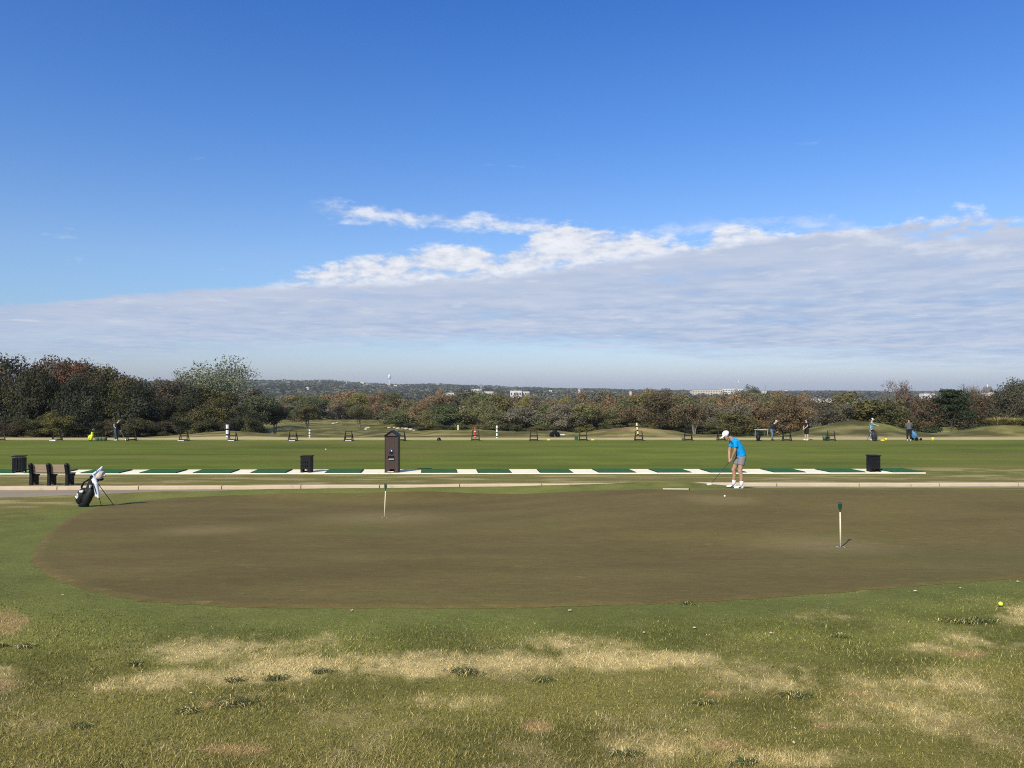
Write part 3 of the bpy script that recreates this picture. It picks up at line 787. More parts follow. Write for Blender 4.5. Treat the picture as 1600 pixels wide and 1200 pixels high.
def hand_on(m, c, ax, side, s=1.0, n0=0.0):
    """a fist closed on a shaft of direction ax at c: palm, four bent fingers of unequal length, thumb along the shaft"""
    ax = Vector(ax).normalized(); a = Vector(side); a = (a - ax * a.dot(ax)).normalized(); b = ax.cross(a)
    c = Vector(c)
    m.ball(c + a * .026 * s, (.020 * s, .020 * s, .042 * s), ax.to_track_quat('Z', 'Y').to_euler(), 10)
    for i, (L, r) in enumerate(((250, .0085), (275, .009), (260, .0088), (215, .0075))):
        o = c + ax * (-.030 + .019 * i) * s
        pts = [o + (a * math.cos(R(t)) + b * math.sin(R(t))) * .023 * s for t in np.linspace(-20, L, 8)]
        m.tube(pts, [r * s * (1 - .25 * j / 7) for j in range(8)], 7)
    m.tube([c + a * .03 * s - ax * .03 * s, c + a * .018 * s - b * .022 * s - ax * .002 * s, c - b * .022 * s + ax * .035 * s], [.011 * s, .010 * s, .008 * s], 7)

def golfer():
    p = at(1150, 23.35)
    t = thing('person', 'person putting in a white cap, bright blue shirt, grey shorts and white shoes', 'person', (p.x, p.y, p.z)); t.scale = (1.025,) * 3
    tip = Vector((-.72, .10, .115)); grip = Vector((-.115, -.01, .89)); ax = (tip - grip).normalized()
    hl, hu = grip + ax * .13, grip + ax * .055
    m = MB()
    hip = {-1: Vector((.135, -.09, .93)), 1: Vector((.105, .09, .93))}
    kn = {-1: Vector((.075, -.135, .51)), 1: Vector((-.035, .14, .52))}
    an = {-1: Vector((.105, -.15, .09)), 1: Vector((-.025, .17, .09))}
    for s in (-1, 1):
        mid = (kn[s] * .62 + an[s] * .38) + Vector((.022, 0, 0))
        m.tube([hip[s], hip[s] * .5 + kn[s] * .5, kn[s], mid, an[s] * .9 + kn[s] * .1, an[s]], [.10, .082, .058, .058, .040, .040], 14)
        m.ball(kn[s] + Vector((-.012, 0, .0)), .058, seg=12)
        m.tube([an[s] + Vector((.03, 0, -.04)), an[s] + Vector((-.16, -.01, -.05))], [.04, .035], 10)
    for y in (-.07, .07):
        m.tube([(.135, y, .90), (.125, y, 1.02), (.055, y * 1.15, 1.22), (-.03, y * 1.5, 1.36), (-.085, y * 1.4, 1.42)], [.115, .105, .11, .095, .07], 16)
    m.tube([(-.10, 0, 1.42), (-.16, 0, 1.475), (-.235, 0, 1.53)], [.07, .058, .056], 14)
    for s, el, wr in ((-1, Vector((-.082, -.165, 1.11)), hu + Vector((.02, -.035, .055))), (1, Vector((-.155, .17, 1.08)), hl + Vector((.005, .04, .06)))):
        sh = Vector((-.075, s * .185, 1.385))
        m.tube([sh, sh * .5 + el * .5, el, el * .6 + wr * .4, wr], [.058, .05, .042, .043, .029], 12)
        m.tube([wr, (hu if s < 0 else hl) + Vector((0, s * .02, .01))], [.029, .026], 10)
    hand_on(m, hu, ax, (0.35, -1, .2)); hand_on(m, hl, ax, (-.1, 1, .3))
    q, e = head_parts(m, (-.285, 0, 1.565), (-.80, -.05, -.60), (-.5, 0, .8))
    m.skin('body', M_skin, t, .0075, 3)
    face_marks(q, e, t)
    mh = MB(); mh.ball(q(-.025, 0, .012), (.098, .084, .098), e, 18); mh.build('hair', mat('dark_hair', (.02, .014, .01, 1), .6), t, True)
    cap(q, e, t, mat('white_cap', (.78, .78, .78, 1), .7, .04), 1.08)
    m = MB()
    for y in (-.07, .07):
        m.tube([(.145, y, .955), (.13, y, 1.03), (.055, y * 1.2, 1.22), (-.03, y * 1.55, 1.36), (-.09, y * 1.5, 1.425)], [.135, .13, .128, .112, .085], 18)
    m.tube([(-.085, 0, 1.42), (-.13, 0, 1.458)], [.09, .072], 16)
    for s, el in ((-1, Vector((-.06, -.20, 1.10))), (1, Vector((-.155, .17, 1.08)))):
        sh = Vector((-.07, s * .165, 1.40)); m.tube([sh, sh * .4 + el * .6], [.078, .070], 14)
    m.skin('shirt', mat('blue_shirt', (.004, .29, .66, 1), .75, .22, 7, .2, 1.0, 7), t, .012, 3)
    m = MB()
    m.tube([(.145, -.06, .98), (.14, -.06, .90)], [.132, .14], 16); m.tube([(.135, .06, .98), (.12, .06, .90)], [.132, .138], 16)
    for s in (-1, 1):
        kk = hip[s] * .38 + kn[s] * .62
        m.tube([hip[s] + Vector((.01, 0, -.02)), kk + Vector((.005, 0, .02))], [.118, .100], 16)
    m.skin('shorts', mat('grey_shorts', lin(128, 127, 128), .85, .25, 25, .15, .5, 30), t, .012, 2)
    MB().tube([(.142, 0, .972), (.140, 0, .995)], [.150, .150], 20).build('belt', M_black, t)
    M_sock = mat('white_sock', (.75, .75, .75, 1), .9, .06, 40); M_shoe = mat('white_shoe', (.72, .72, .72, 1), .5, .06); M_trim = mat('shoe_trim', (.02, .02, .025, 1), .5)
    for s in (-1, 1):
        a = an[s]
        MB().tube([a + Vector((.005, 0, .135)), a + Vector((.004, 0, .06)), a + Vector((0, 0, -.02))], [.055, .052, .05], 14).build('sock', M_sock, t, True)
        m = MB(); m.tube([a + Vector((.05, 0, -.052)), a + Vector((-.05, 0, -.052)), a + Vector((-.15, -.008, -.058)), a + Vector((-.215, -.015, -.062))], [.044, .046, .045, .030], 14)
        m.ball(a + Vector((.02, 0, -.02)), (.062, .05, .045))
        sh = m.skin('shoe', M_shoe, t, .01, 3)
        MB().box(a + Vector((-.075, -.008, -.083)), (.29, .085, .016), bev=.006).build('sole', M_trim, sh)
        MB().tube([a + Vector((-.02, -.048, -.03)), a + Vector((-.09, -.052, -.055))], .014, 8).build('side_patch', M_trim, sh)
    # putter is held, so it is a thing of its own
    pt = thing('putter', 'dark shafted putter with a white head held by the golfer in blue', 'golf club', (p.x, p.y, p.z)); pt.scale = (1.025,) * 3
    MB().tube([grip - ax * .03, grip + ax * .24], [.0165, .013], 10).build('grip', mat('grey_grip', (.06, .06, .06, 1), .8), pt, True)
    MB().tube([grip + ax * .23, tip], [.0075, .0065], 8).build('shaft', mat('dark_shaft', (.035, .035, .04, 1), .3, .1, 10, .5), pt, True)
    MB().box(tip + Vector((-.045, .01, -.012)), (.15, .09, .035), (R(6), R(-10), R(5)), .01).build('putter_head', M_white, pt)
golfer()

def stander(label, px, D, hpx, heading, lean, wl, wr_, shirt, trousers, skin, hat=None, hair=None, shorts=False, sleeve=True, shoes=None, look=.15, stance=.10, pattern=None, foot_y=None):
    """a standing or bending far golfer; local +X is forward, +Y the left side; heading turns it"""
    p = at(px, D); s = hpx / F * D / (1.76 * (1 - .10 * abs(math.sin(lean)) * 1.5))
    t = thing('person', label, 'person', p, heading); t.scale = (s, s, s)
    cl, sl_ = math.cos(lean), math.sin(lean)
    T = lambda x, y, z: Vector((x * cl + (z - .93) * sl_, y, .93 + (z - .93) * cl - x * sl_)) - Vector((.10 * sl_, 0, 0))
    m = MB(); sk = skin
    for sy in (-1, 1):
        a = Vector((0, sy * stance * 1.2, .08)); kn = Vector((.04 * sl_ * 2 + .01, sy * stance * 1.1, .50)); hp = T(0, sy * .085, .92)
        m.tube([hp, hp * .5 + kn * .5, kn, kn * .6 + a * .4 + Vector((-.015, 0, 0)), a], [.10, .08, .058, .056, .04], 12)
        m.tube([a + Vector((-.04, 0, -.04)), a + Vector((.14, 0, -.05))], [.038, .032], 8)
    for y in (-.06, .06): m.tube([T(0, y, .9), T(0, y, 1.05), T(.01, y * 1.3, 1.25), T(0, y * 1.8, 1.42)], [.11, .10, .105, .075], 12)
    m.tube([T(0, 0, 1.42), T(.01, 0, 1.56)], [.06, .055], 10)
    arms = []
    for sy, w_ in ((1, Vector(wl)), (-1, Vector(wr_))):
        sh = T(0, sy * .19, 1.41); el = (sh + w_) / 2 + Vector((-.06, sy * .06, -.05))
        arms.append((sh, el, w_)); m.tube([sh, el, w_], [.052, .042, .03], 10)
        d = (w_ - el).normalized(); h = w_ + d * .05
        m.ball(h, (.045, .03, .04), d.to_track_quat('X', 'Z').to_euler(), 8)
        for i in range(4):
            o = h + d * .03 + Vector((0, 0, .024 - .016 * i)); m.tube([o, o + d * (.035 + .006 * (i in (1, 2))), o + d * .045 + Vector((.0, -sy * .03, -.01))], [.010, .009, .008], 6)
        m.tube([h, h + d * .03 + Vector((.02, -sy * .02, .03))], [.012, .009], 6)
    hc = T(.03, 0, 1.655); f = Vector((math.cos(lean + look), 0, -math.sin(lean + look)))
    q, e = head_parts(m, hc, f, T(0, 0, 1) - T(0, 0, 0))
    m.skin('body', sk, t, .016, 2)
    face_marks(q, e, t)
    if hair is not None: MB().ball(q(-.022, 0, .03), (.10, .084, .096), e, 14).build('hair', hair, t, True)
    if hat is not None: cap(q, e, t, hat)
    m = MB()
    for y in (-.06, .06): m.tube([T(0, y, .90), T(0, y, 1.05), T(.01, y * 1.3, 1.25), T(0, y * 1.8, 1.41)], [.135, .125, .128, .092], 12)
    for sh, el, w_ in arms: m.tube([sh, el, w_ * .92 + el * .08] if sleeve else [sh, sh * .45 + el * .55], [.068, .058, .044] if sleeve else [.07, .066], 10)
    m.skin('shirt', shirt, t, .018, 2)
    m = MB()
    for sy in (-1, 1):
        a = Vector((0, sy * stance * 1.2, .07)); kn = Vector((.04 * sl_ * 2 + .01, sy * stance * 1.1, .50)); hp = T(0, sy * .08, .93)
        m.tube([hp, hp * .5 + kn * .5, kn] if shorts else [hp, hp * .5 + kn * .5, kn, a], [.122, .105, .088] if shorts else [.122, .10, .078, .062], 12)
    m.skin('shorts' if shorts else 'trousers', trousers, t, .018, 2)
    for sy in (-1, 1):
        a = Vector((0, sy * stance * 1.2, .08)); m = MB(); m.tube([a + Vector((-.06, 0, -.035)), a + Vector((.05, 0, -.035)), a + Vector((.17, 0, -.048))], [.05, .052, .034], 10)
        m.build('shoe', shoes or M_white, t, True)
    return t, p, s
def club(t, p, s, heading, a, b, label, cat='golf club'):
    o = thing('golf_club', label, cat, p, heading); o.scale = (s, s, s)
    a, b = Vector(a), Vector(b); d = (b - a).normalized()
    MB().tube([a - d * .08, a + d * .2], .016, 8).build('grip', M_black, o)
    MB().tube([a + d * .19, b], .010, 8).build('shaft', M_steel, o)
    MB().box(b, (.09, .045, .05), (0, R(20), 0), .01).build('club_head', M_steel, o)
navy = mat('navy_pullover', (.012, .016, .03, 1), .85, .15); blackc = mat('black_cloth', (.012, .012, .014, 1), .85, .2); denim = mat('denim', (.12, .17, .26, 1), .85, .2, 20)
slate = mat('slate_trousers', (.06, .085, .11, 1), .85, .15); greyc = mat('grey_pullover', (.085, .095, .11, 1), .85, .15)
white_cloth = mat('white_cap_far', (.75, .75, .75, 1), .7)
hairw = mat('grey_hair', (.45, .43, .40, 1), .8); hairb = mat('black_hair', (.015, .012, .01, 1), .7)
def pattern_mat(name, a, b, sc_):
    m = mat(name, a); k = NT(m.node_tree); bs = k.n['Principled BSDF']
    ob = k.node('ShaderNodeTexCoord').outputs['Object']
    k.l.new(k.mix(k.step(k.noise(ob, sc_, 2, .5), .47, .53), a, b), bs.inputs['Base Color'])
    return m
teal = pattern_mat('teal_pattern', (.05, .19, .24, 1), (.30, .42, .45, 1), 9)
patt = pattern_mat('white_pattern', (.55, .54, .50, 1), (.14, .14, .13, 1), 11)
DF = 63.4
# left golfer addressing the ball, facing right
t_, p_, s_ = stander('person in dark top with white sleeve stripe, bending over a club at the far left', 182, DF, 33, R(-8), R(20), (.33, .03, .80), (.33, -.03, .80), mat('black_top', (.012, .012, .02, 1), .85), slate, M_skinlight, None, hairb, look=.55)
club(t_, p_, s_, R(-8), (.33, 0, .80), (.80, 0, .06), 'golf club held by the person at the left end of the far line')
m = MB().tube([(-.02, -.235, 1.32), (-.0, -.265, 1.12), (.12, -.23, .98)], [.03, .028, .022], 8); m.build('sleeve_stripe', M_white, t_)
t_, p_, s_ = stander('person in dark navy top and blue jeans bending over a club', 1206, DF, 31, R(-25), R(30), (.42, .03, .72), (.40, -.03, .74), navy, denim, M_skinlight, None, hairw, look=.35, shoes=M_black)
club(t_, p_, s_, R(-25), (.42, 0, .73), (1.25, 0, .10), 'golf club held by the person in navy top and jeans')
t_, p_, s_ = stander('person in black shirt, black shorts and black cap standing turned to the left', 1260, DF, 34, R(196), R(3), (.26, .10, .95), (.24, -.10, .93), blackc, blackc, M_skinlight, blackc, hairb, shorts=True, sleeve=False, stance=.13)
t_, p_, s_ = stander('person in white cap and teal patterned pullover reaching forward beside a dark golf bag', 1361, DF, 34, R(-12), R(4), (.46, .12, 1.22), (.44, -.12, 1.18), teal, patt, M_skinlight, white_cloth, hairb)
t_, p_, s_ = stander('person in grey pullover and black trousers seen from behind beside a blue golf bag', 1420, DF - .3, 34, R(75), R(5), (.20, .16, 1.0), (.22, -.20, 1.02), greyc, blackc, M_skin, None, hairb, look=.5)

# ------------------------------------------------------------------ golf bags
def bag(label, loc, rz, body, trim, s=1.0, tilt=24, clubs=5, legs=True, group=None, cover=None):
    t = thing('golf_bag', label, 'golf bag', loc, rz, group); t.scale = (s, s, s)
    M = Matrix.Rotation(R(tilt), 4, 'Y')
    P_ = lambda x, y, z: M @ Vector((x, y, z))
    m = MB()
    m.tube([P_(0, 0, .05), P_(0, 0, .3), P_(0, 0, .62), P_(0, 0, .84)], [.125, .13, .118, .125], 18)
    m.ball(P_(-.12, -.06, .28), (.15, .14, .25), (0, R(tilt), 0)); m.ball(P_(-.02, .07, .42), (.15, .11, .28), (0, R(tilt), 0))
    m.ball(P_(.08, -.08, .34), (.12, .11, .28), (0, R(tilt), 0))
    b = m.skin('bag_body', body, t, .014, 3)
    MB().tube([P_(0, 0, .0), P_(0, 0, .08)], [.135, .138], 18).build('base', trim, t)
    MB().tube([P_(0, 0, .82), P_(0, 0, .885)], [.132, .135], 18).build('collar', trim, t)
    MB().tube([P_(-.10, -.06, .80), P_(-.20, -.09, .66), P_(-.21, -.09, .52), P_(-.13, -.08, .40)], [.022, .028, .028, .02], 8).build('strap', trim, t, True)
    if legs:
        for sy in (-1, 1):
            a = P_(.12, sy * .06, .74); z0 = -.0
            MB().tube([a, Vector((a.x + .34, sy * .26, z0 + .012))], [.010, .009], 8).build('stand_leg', M_black, t)
    for i in range(clubs):
        a = 2 * math.pi * i / max(clubs, 1) + .5; x, y = .06 * math.cos(a), .06 * math.sin(a); h = 1.02 + .09 * ((i * 37) % 5) / 4
        c = MB().tube([P_(x * .6, y * .6, .6), P_(x, y, h)], .006, 6).build('club', M_steel, t)
        MB().box(P_(x + .02, y, h), (.07, .025, .055), (0, R(tilt + 30), a), .008).build('club_head', M_steel, c)
    return t, P_
def main_bag():
    p = unproj(133, 793); p = at(131, 22.0)
    blk = mat('black_bag_fabric', (.012, .013, .014, 1), .6, .3, 8, .3, .6, 12)
    t, P_ = bag('black stand golf bag with white towel and pale headcovers at the putting green edge', p, R(-6), blk, M_black, 1.02, 23, 3)
    wt = mat('white_towel', (.68, .70, .74, 1), .9, .10, 9, .1, .8, 20)
    # towel hanging from the collar: a folded cloth with two tails
    m = MB()
    a = P_(.06, -.15, .90)
    pth = [a, a + Vector((.07, -.03, -.14)), a + Vector((.10, -.03, -.32)), a + Vector((.12, -.03, -.50))]
    for dx, k_ in ((0, 1.0), (.055, .92)):
        m.tube([q + Vector((dx, 0, 0)) * (.4 + .2 * i) + Vector((0, 0, (1 - k_) * -.4 * i / 3)) for i, q in enumerate(pth)], [.06, .055, .045, .036], 12)
    o = m.skin('towel', wt, t, .011, 4)
    MB().tube([a + Vector((.045, -.105, -.10)), a + Vector((.11, -.10, -.28)), a + Vector((.14, -.085, -.42))], [.010, .012, .008], 8).build('towel_stripe', mat('navy_stripe', (.06, .08, .16, 1)), o)
    # tall light blue and white headcover
    m = MB().tube([P_(.02, -.02, .84), P_(-.01, -.03, .97), P_(.06, -.03, 1.10), P_(.10, -.03, 1.27)], [.055, .085, .06, .022], 14); m.ball(P_(.115, -.03, 1.12), .025)
    o = m.skin('headcover', mat('white_headcover', (.62, .66, .72, 1), .8), t, .01, 2)
    MB().tube([P_(.0, -.12, .98), P_(.055, -.095, 1.10), P_(.085, -.06, 1.20)], [.018, .016, .008], 8).build('blue_panel', mat('light_blue', (.12, .28, .60, 1)), o)
    MB().ball(P_(-.035, -.10, .93), (.035, .02, .03)).build('dark_patch', M_black, o, True)
    # big rounded beige headcover leaning to the right
    m = MB().tube([P_(.05, 0, .86), P_(.08, 0, .98), P_(.13, 0, 1.06), P_(.20, .0, 1.08)], [.06, .10, .115, .075], 16); m.ball(P_(.245, 0, 1.06), .035); m.ball(P_(.14, -.04, 1.0), .10)
    o = m.skin('headcover', mat('beige_headcover', (.56, .46, .38, 1), .85, .12, 14, .1, .5, 30), t, .011, 3)
    MB().ball(P_(.19, -.02, .93), (.075, .07, .05)).build('dark_underside', M_black, o, True)  # black lobe along the underside of the beige headcover
    MB().tube([P_(.05, -.14, .70), P_(.06, -.145, .62)], [.035, .025], 10).build('tag', mat('beige_tag', (.55, .48, .38, 1)), t)
    # white crest marks on the pocket
    m = MB()
    for x, z, w_, h_, r_ in ((-.115, .33, .05, .035, 20), (-.10, .28, .075, .03, -25), (-.125, .245, .05, .035, 35), (-.085, .235, .035, .05, 0), (-.05, .44, .10, .05, -18), (-.02, .47, .05, .04, 30)):
        m.box(P_(x - .06, -.19, z), (w_, .05, h_), (0, R(23 + r_), 0), .006)
    m.build('crest', M_white, t)
    MB().tube([P_(.085, -.155, .26), P_(.10, -.16, .45)], .010, 8).build('zip_piping', mat('grey_piping', (.2, .2, .2, 1)), t)
main_bag()
yel = mat('yellow_bag', (.62, .68, .04, 1), .6, .12); blu = mat('blue_bag', (.10, .25, .48, 1), .6, .2); dkb = mat('dark_bag', (.03, .032, .045, 1), .6, .2); bb = mat('black_bag', (.012, .012, .014, 1), .6, .2)
bag('bright yellow golf bag standing on the far tee line left of a bending person', at(142, DF - .3), R(-10), yel, M_black, .92, 16, 6)
bag('black upright golf bag on the far line behind the golfer in blue', at(1184, DF - .7), R(60), bb, M_black, .98, 6, 5, legs=False)
bag('dark grey golf bag in front of the person in teal pullover', at(1366, DF - .6), R(150), dkb, M_black, 1.02, 9, 4)
def push_cart():
    p = at(1431, DF - .2)
    bag('light blue golf bag strapped on a push cart beside the person in grey pullover', p + Vector((0, 0, .12)), R(185), blu, M_black, 1.0, 28, 4, legs=False)
    t = thing('push_cart', 'black three wheeled push cart under the light blue golf bag', 'push cart', p, R(185))
    MB().tube([(-.30, 0, .10), (.05, 0, .14), (.52, 0, .98), (.62, 0, 1.0)], .022, 8).build('frame', M_black, t)
    MB().tube([(.62, -.18, 1.0), (.62, .18, 1.0)], .018, 8).build('handle', M_black, t)
    for x, y, r in ((-.42, 0, .10), (.14, -.30, .14), (.14, .30, .14)):
        w_ = MB().lathe([(r * .75, -.03), (r, -.03), (r, .03), (r * .75, .03)], 18, Matrix.Translation((x, y, r)) @ Matrix.Rotation(R(90), 4, 'X')).build('wheel', M_black, t)
        MB().tube([(x, y * .3, r), (x, y, r)] if y else [(x, -.05, r), (x, .05, r)], .015, 8).build('axle', M_steel, w_)
push_cart()

# ------------------------------------------------------------------ bag stands on the far line
M_standm = mat('dark_brown_stand', lin(26, 22, 22), .6, .15, 15)
def stand(rz, tall):
    t = thing('bag_stand', '', 'bag stand', (0, 0, 0), rz)
    W = .62
    for sx in (-1, 1):
        m = MB(); x = sx * W / 2
        m.tube([(x * 1.12, -.34, .02), (x * .86, .0, tall)], [.042, .034], 8); m.tube([(x * 1.12, .36, .02), (x * .95, .05, .62)], [.042, .036], 8)
        m.tube([(x * 1.12, -.30, .06), (x * 1.12, .32, .06)], .034, 8)
        m.build('side_frame', M_standm, t)
    MB().box((0, -.16, .44), (W * .98, .05, .10), (R(-18), 0, 0), .01).build('upper_rail', M_standm, t)
    MB().box((0, -.30, .12), (W * 1.08, .06, .10), (R(-18), 0, 0), .01).build('lower_rail', M_standm, t)
    MB().tube([(-W * .44, 0, tall - .02), (W * .44, 0, tall - .02)], .024, 8).build('top_bar', M_standm, t)
    return t
STANDS = [(1, 0, 'dark bag stand at the left edge of the picture', 35), (90, 0, 'dark bag stand left of the yellow golf bag', 40), (206, 0, 'dark bag stand just right of the bending person at the far left', 38),
          (288, 1, 'dark bag stand left of the black and white striped pole', 8), (364, 1, 'dark bag stand touching the tall black and white striped pole', 5), (458, 0, 'dark bag stand left of the small striped pole before the two trunks', 4),
          (545, 0, 'dark bag stand left of the brown tower roof', 2), (627, 0, 'dark bag stand partly hidden behind the brown tower', -2), (743, 0, 'dark bag stand in front of the red and white pole', 2), (834, 0, 'dark bag stand between red pole and the small dark vehicle', -3),
          (911, 0, 'dark bag stand right of the small green box', -2), (998, 0, 'dark bag stand in front of the leaning yellow striped pole', -4), (1075, 0, 'dark bag stand with a pale green basket at its left', -6), (1127, 0, 'dark bag stand half hidden by the cap of the golfer in blue', -5),
          (1229, 0, 'dark bag stand between the persons in navy and in black', -30), (1298, 0, 'dark bag stand right of the two green buckets', -20)]
proto = None
for px, tray, lab, yaw in STANDS:
    if proto is None: proto = stand(0, .86); o = proto
    else: o = copy_tree(proto)
    q = at(px, DF - .2 + .3 * math.sin(px)); o.location = q; o.rotation_euler = (0, 0, R(yaw)); o.scale = (.92, .92, .95)
    tag(o, lab, 'bag stand', 'dark bag stands on the far tee line')
def small(name, px, py, D, build, label, cat, group=None, rz=0.0):
    p = at(px, D); t = thing(name, label, cat, p, rz, group); build(t); return t
def tray(t):
    m = MB(); m.box((0, 0, .035), (.48, .34, .05), bev=.01); m.build('tray_floor', M_white, t)
    m = MB()
    for sx in (-1, 1): m.box((sx * .235, 0, .07), (.025, .34, .06), bev=.006)
    m.box((0, .165, .07), (.44, .02, .06), bev=.006); m.build('tray_rim', M_white, t)
for px, lab in ((284, 'white ball tray in front of the stand left of the striped pole'), (457, 'pale ball tray under the stand before the two trunks'), (362, 'pale ball tray under the stand beside the tall striped pole'), (545, 'pale ball tray under the stand left of the brown tower'), (84, 'pale ball tray under the stand left of the yellow bag')):
    small('ball_tray', px, 0, DF - .75, tray, lab, 'ball tray', 'ball trays at the bag stands')
M_yb = mat('yellow_plastic', (.72, .66, .06, 1), .5, .1); M_gb = mat('green_bucket', (.02, .09, .05, 1), .5, .15); M_lgb = mat('mossy_basket', (.10, .14, .075, 1), .7, .3, 30)
def bucket(m_, r=.13, h=.26):
    def f(t):
        MB().lathe([(r * .74, .0), (r, h), (r * .94, h), (r * .7, .02)], 18).build('pail', m_, t, True)
        MB().tube([(r * math.cos(a), 0, h + r * .9 * math.sin(a)) for a in np.linspace(0, math.pi, 12)], .008, 6).build('handle', M_black, t)
    return f
small('ball_bucket', 1288, 0, DF - .2, bucket(M_gb, .17, .32), 'green ball bucket left of the rightmost stand, nearer the person in black', 'bucket', 'green ball buckets')
small('ball_bucket', 1293, 0, DF - .1, bucket(M_gb, .17, .32), 'green ball bucket touching the rightmost stand', 'bucket', 'green ball buckets')
small('ball_bucket', 1067.5, 0, DF - .1, bucket(M_lgb, .16, .30), 'pale green ball basket at the left foot of a stand', 'bucket')
small('ball_bucket', 1457, 0, DF - .4, bucket(M_yb, .11, .26), 'yellow ball bucket standing alone right of the push cart', 'bucket', 'yellow ball buckets')
small('ball_bucket', 1384, 0, DF - .1, bucket(M_yb, .12, .20), 'yellow ball bucket right of the dark grey golf bag', 'bucket', 'yellow ball buckets')
def ytray(t):
    MB().box((0, 0, .05), (.26, .18, .09), bev=.02).build('tray_body', M_yb, t); MB().tube([(-.10, 0, .09), (-.10, 0, .13), (.10, 0, .13), (.10, 0, .09)], .01, 6).build('handle', M_yb, t)
small('ball_tray', 1378.5, 0, DF - .8, ytray, 'yellow ball tray lying before the yellow bucket', 'ball tray', 'yellow trays on the far line')
small('ball_tray', 857, 0, DF, ytray, 'yellow ball tray on the far line left of the small green box', 'ball tray', 'yellow trays on the far line')
small('ball_tray', 926, 0, DF, ytray, 'yellow ball tray just right of the stand by the green box', 'ball tray', 'yellow trays on the far line')
def gbox(t):
    MB().box((0, 0, .16), (.30, .26, .24), bev=.02, taper=.85).build('box_body', M_gb, t); MB().box((0, 0, .30), (.32, .28, .04), bev=.01).build('lid', M_gb, t); MB().tube([(.15, 0, .05), (.22, 0, .0)], .02, 6).build('leg', M_black, t)
small('tee_marker_box', 900.5, 0, DF + .2, gbox, 'small green box on the far line left of a stand', 'box')
def basket_heap(x0, lab, i):
    def f(t):
        m = MB(); m.lathe([(.16, 0), (.20, .30), (.18, .31)], 14); m.build('basket_body', M_lgb, t, True)
        MB().tube([(.19 * math.cos(a), .19 * math.sin(a), .30) for a in np.linspace(0, 2 * math.pi, 17)], .014, 6).build('rim', M_black if i == 0 else M_lgb, t)
    small('ball_basket', x0, 0, DF - .3, f, lab, 'basket', 'green ball baskets beside the yellow bag')
for i, (x0, lab) in enumerate(((153, 'dark rimmed ball basket nearest the yellow bag'), (158.5, 'green ball basket second from the yellow bag'), (164, 'green ball basket third from the yellow bag'))): basket_heap(x0, lab, i)
def yard(t):
    MB().lathe([(.17, 0), (.17, .06), (.12, .20), (.05, .24)], 16).build('marker_body', M_black, t, True)
small('tee_marker', 686, 0, DF, yard, 'small black tee marker alone on the far line', 'tee marker')
# striped range poles
def pole(px, ybot, ytop, D, ca, cb, n, label, lean=0.0, wpx=4.0):
    p = at(px, D); H = (ybot - ytop) / F * D
    t = thing('range_pole', label, 'pole', (p.x, p.y, pz(ybot, D)), 0, 'striped range poles')
    w_ = wpx / F * D / 2
    t.rotation_euler = (0, lean, 0)
    MB().tube([(0, 0, -1.2), (0, 0, .03)], w_ * .6, 8).build('stake', M_black, t)
    fr_ = [1.0 if i % 2 == 0 else .42 for i in range(n)]; cum = np.cumsum([0] + fr_) / sum(fr_)
    for i in range(n):
        z0, z1 = H * cum[i], H * cum[i + 1]
        MB().tube([(0, 0, z0), (0, 0, z1)], w_, 12).build('band', ca if i % 2 == 0 else cb, t)
M_red = mat('red_paint', (.45, .05, .03, 1), .5); M_yw = mat('pale_yellow_paint', (.70, .62, .36, 1), .5)
pole(355.5, 686.5, 663.5, 69, M_white, M_black, 5, 'thick black and white striped pole at the left', wpx=4.5)
pole(484, 686, 671, 69, M_white, M_black, 7, 'small black and white striped pole before the far fairway', wpx=2.6)
pole(716, 675.5, 664, 96, M_yw, M_white, 5, 'pale yellow striped pole on the mound left of the red one', wpx=2.6)
pole(742.5, 687, 667, 69, M_red, M_white, 5, 'red and white striped pole behind a bag stand', wpx=3.0)
pole(776.5, 687, 665, 69, M_white, M_dkgreen, 7, 'white striped pole right of the red and white one', wpx=2.8)
pole(997.5, 684, 660.5, 74, M_yw, M_black, 7, 'leaning yellow and black striped pole', lean=R(-7), wpx=2.8)

# ------------------------------------------------------------------ vehicles far out on the range
def cart():
    D = 118; p = at(1190, D)
    t = thing('golf_cart', 'white roofed golf cart parked before the trees right of the golfer in blue', 'golf cart', p, R(12)); t.scale = (1, 1, .98)
    W = mat('white_cart_body', (.68, .68, .68, 1), .4)
    m = MB(); m.box((.70, 0, .55), (.62, 1.12, .50), bev=.10, taper=.85); m.box((-.62, 0, .52), (.75, 1.12, .42), bev=.08); m.box((0, 0, .36), (2.1, 1.12, .14), bev=.04); m.build('body', W, t)
    MB().box((-.05, 0, 1.86), (1.75, 1.18, .07), bev=.03).build('roof', W, t)
    m = MB()
    for sx, dx in ((.62, .78), (-.78, -.84)):
        for sy in (-.52, .52): m.tube([(dx, sy, .75), (sx, sy, 1.84)], .022, 8)
    m.build('posts', M_white, t)
    MB().box((-.25, 0, .82), (.48, 1.0, .12), bev=.04).build('seat', M_black, t); MB().box((-.52, 0, 1.08), (.10, 1.0, .36), (0, R(-8), 0), .03).build('seat_back', M_black, t)
    wl = mat('tyre', (.012, .012, .012, 1), .8)
    for x in (.78, -.72):
        for y in (-.54, .54):
            w_ = MB().lathe([(.12, -.09), (.22, -.09), (.235, 0), (.22, .09), (.12, .09)], 20, Matrix.Translation((x, y, .235)) @ Matrix.Rotation(R(90), 4, 'X')).build('wheel', wl, t, True)
            MB().lathe([(.11, -.095), (.12, 0), (.11, .095)], 14, Matrix.Translation((x, y, .235)) @ Matrix.Rotation(R(90), 4, 'X')).build('rim', W, w_)
    MB().tube([(.52, -.25, .75), (.34, -.25, 1.0)], .02, 8).build('steering_column', M_black, t)
cart()
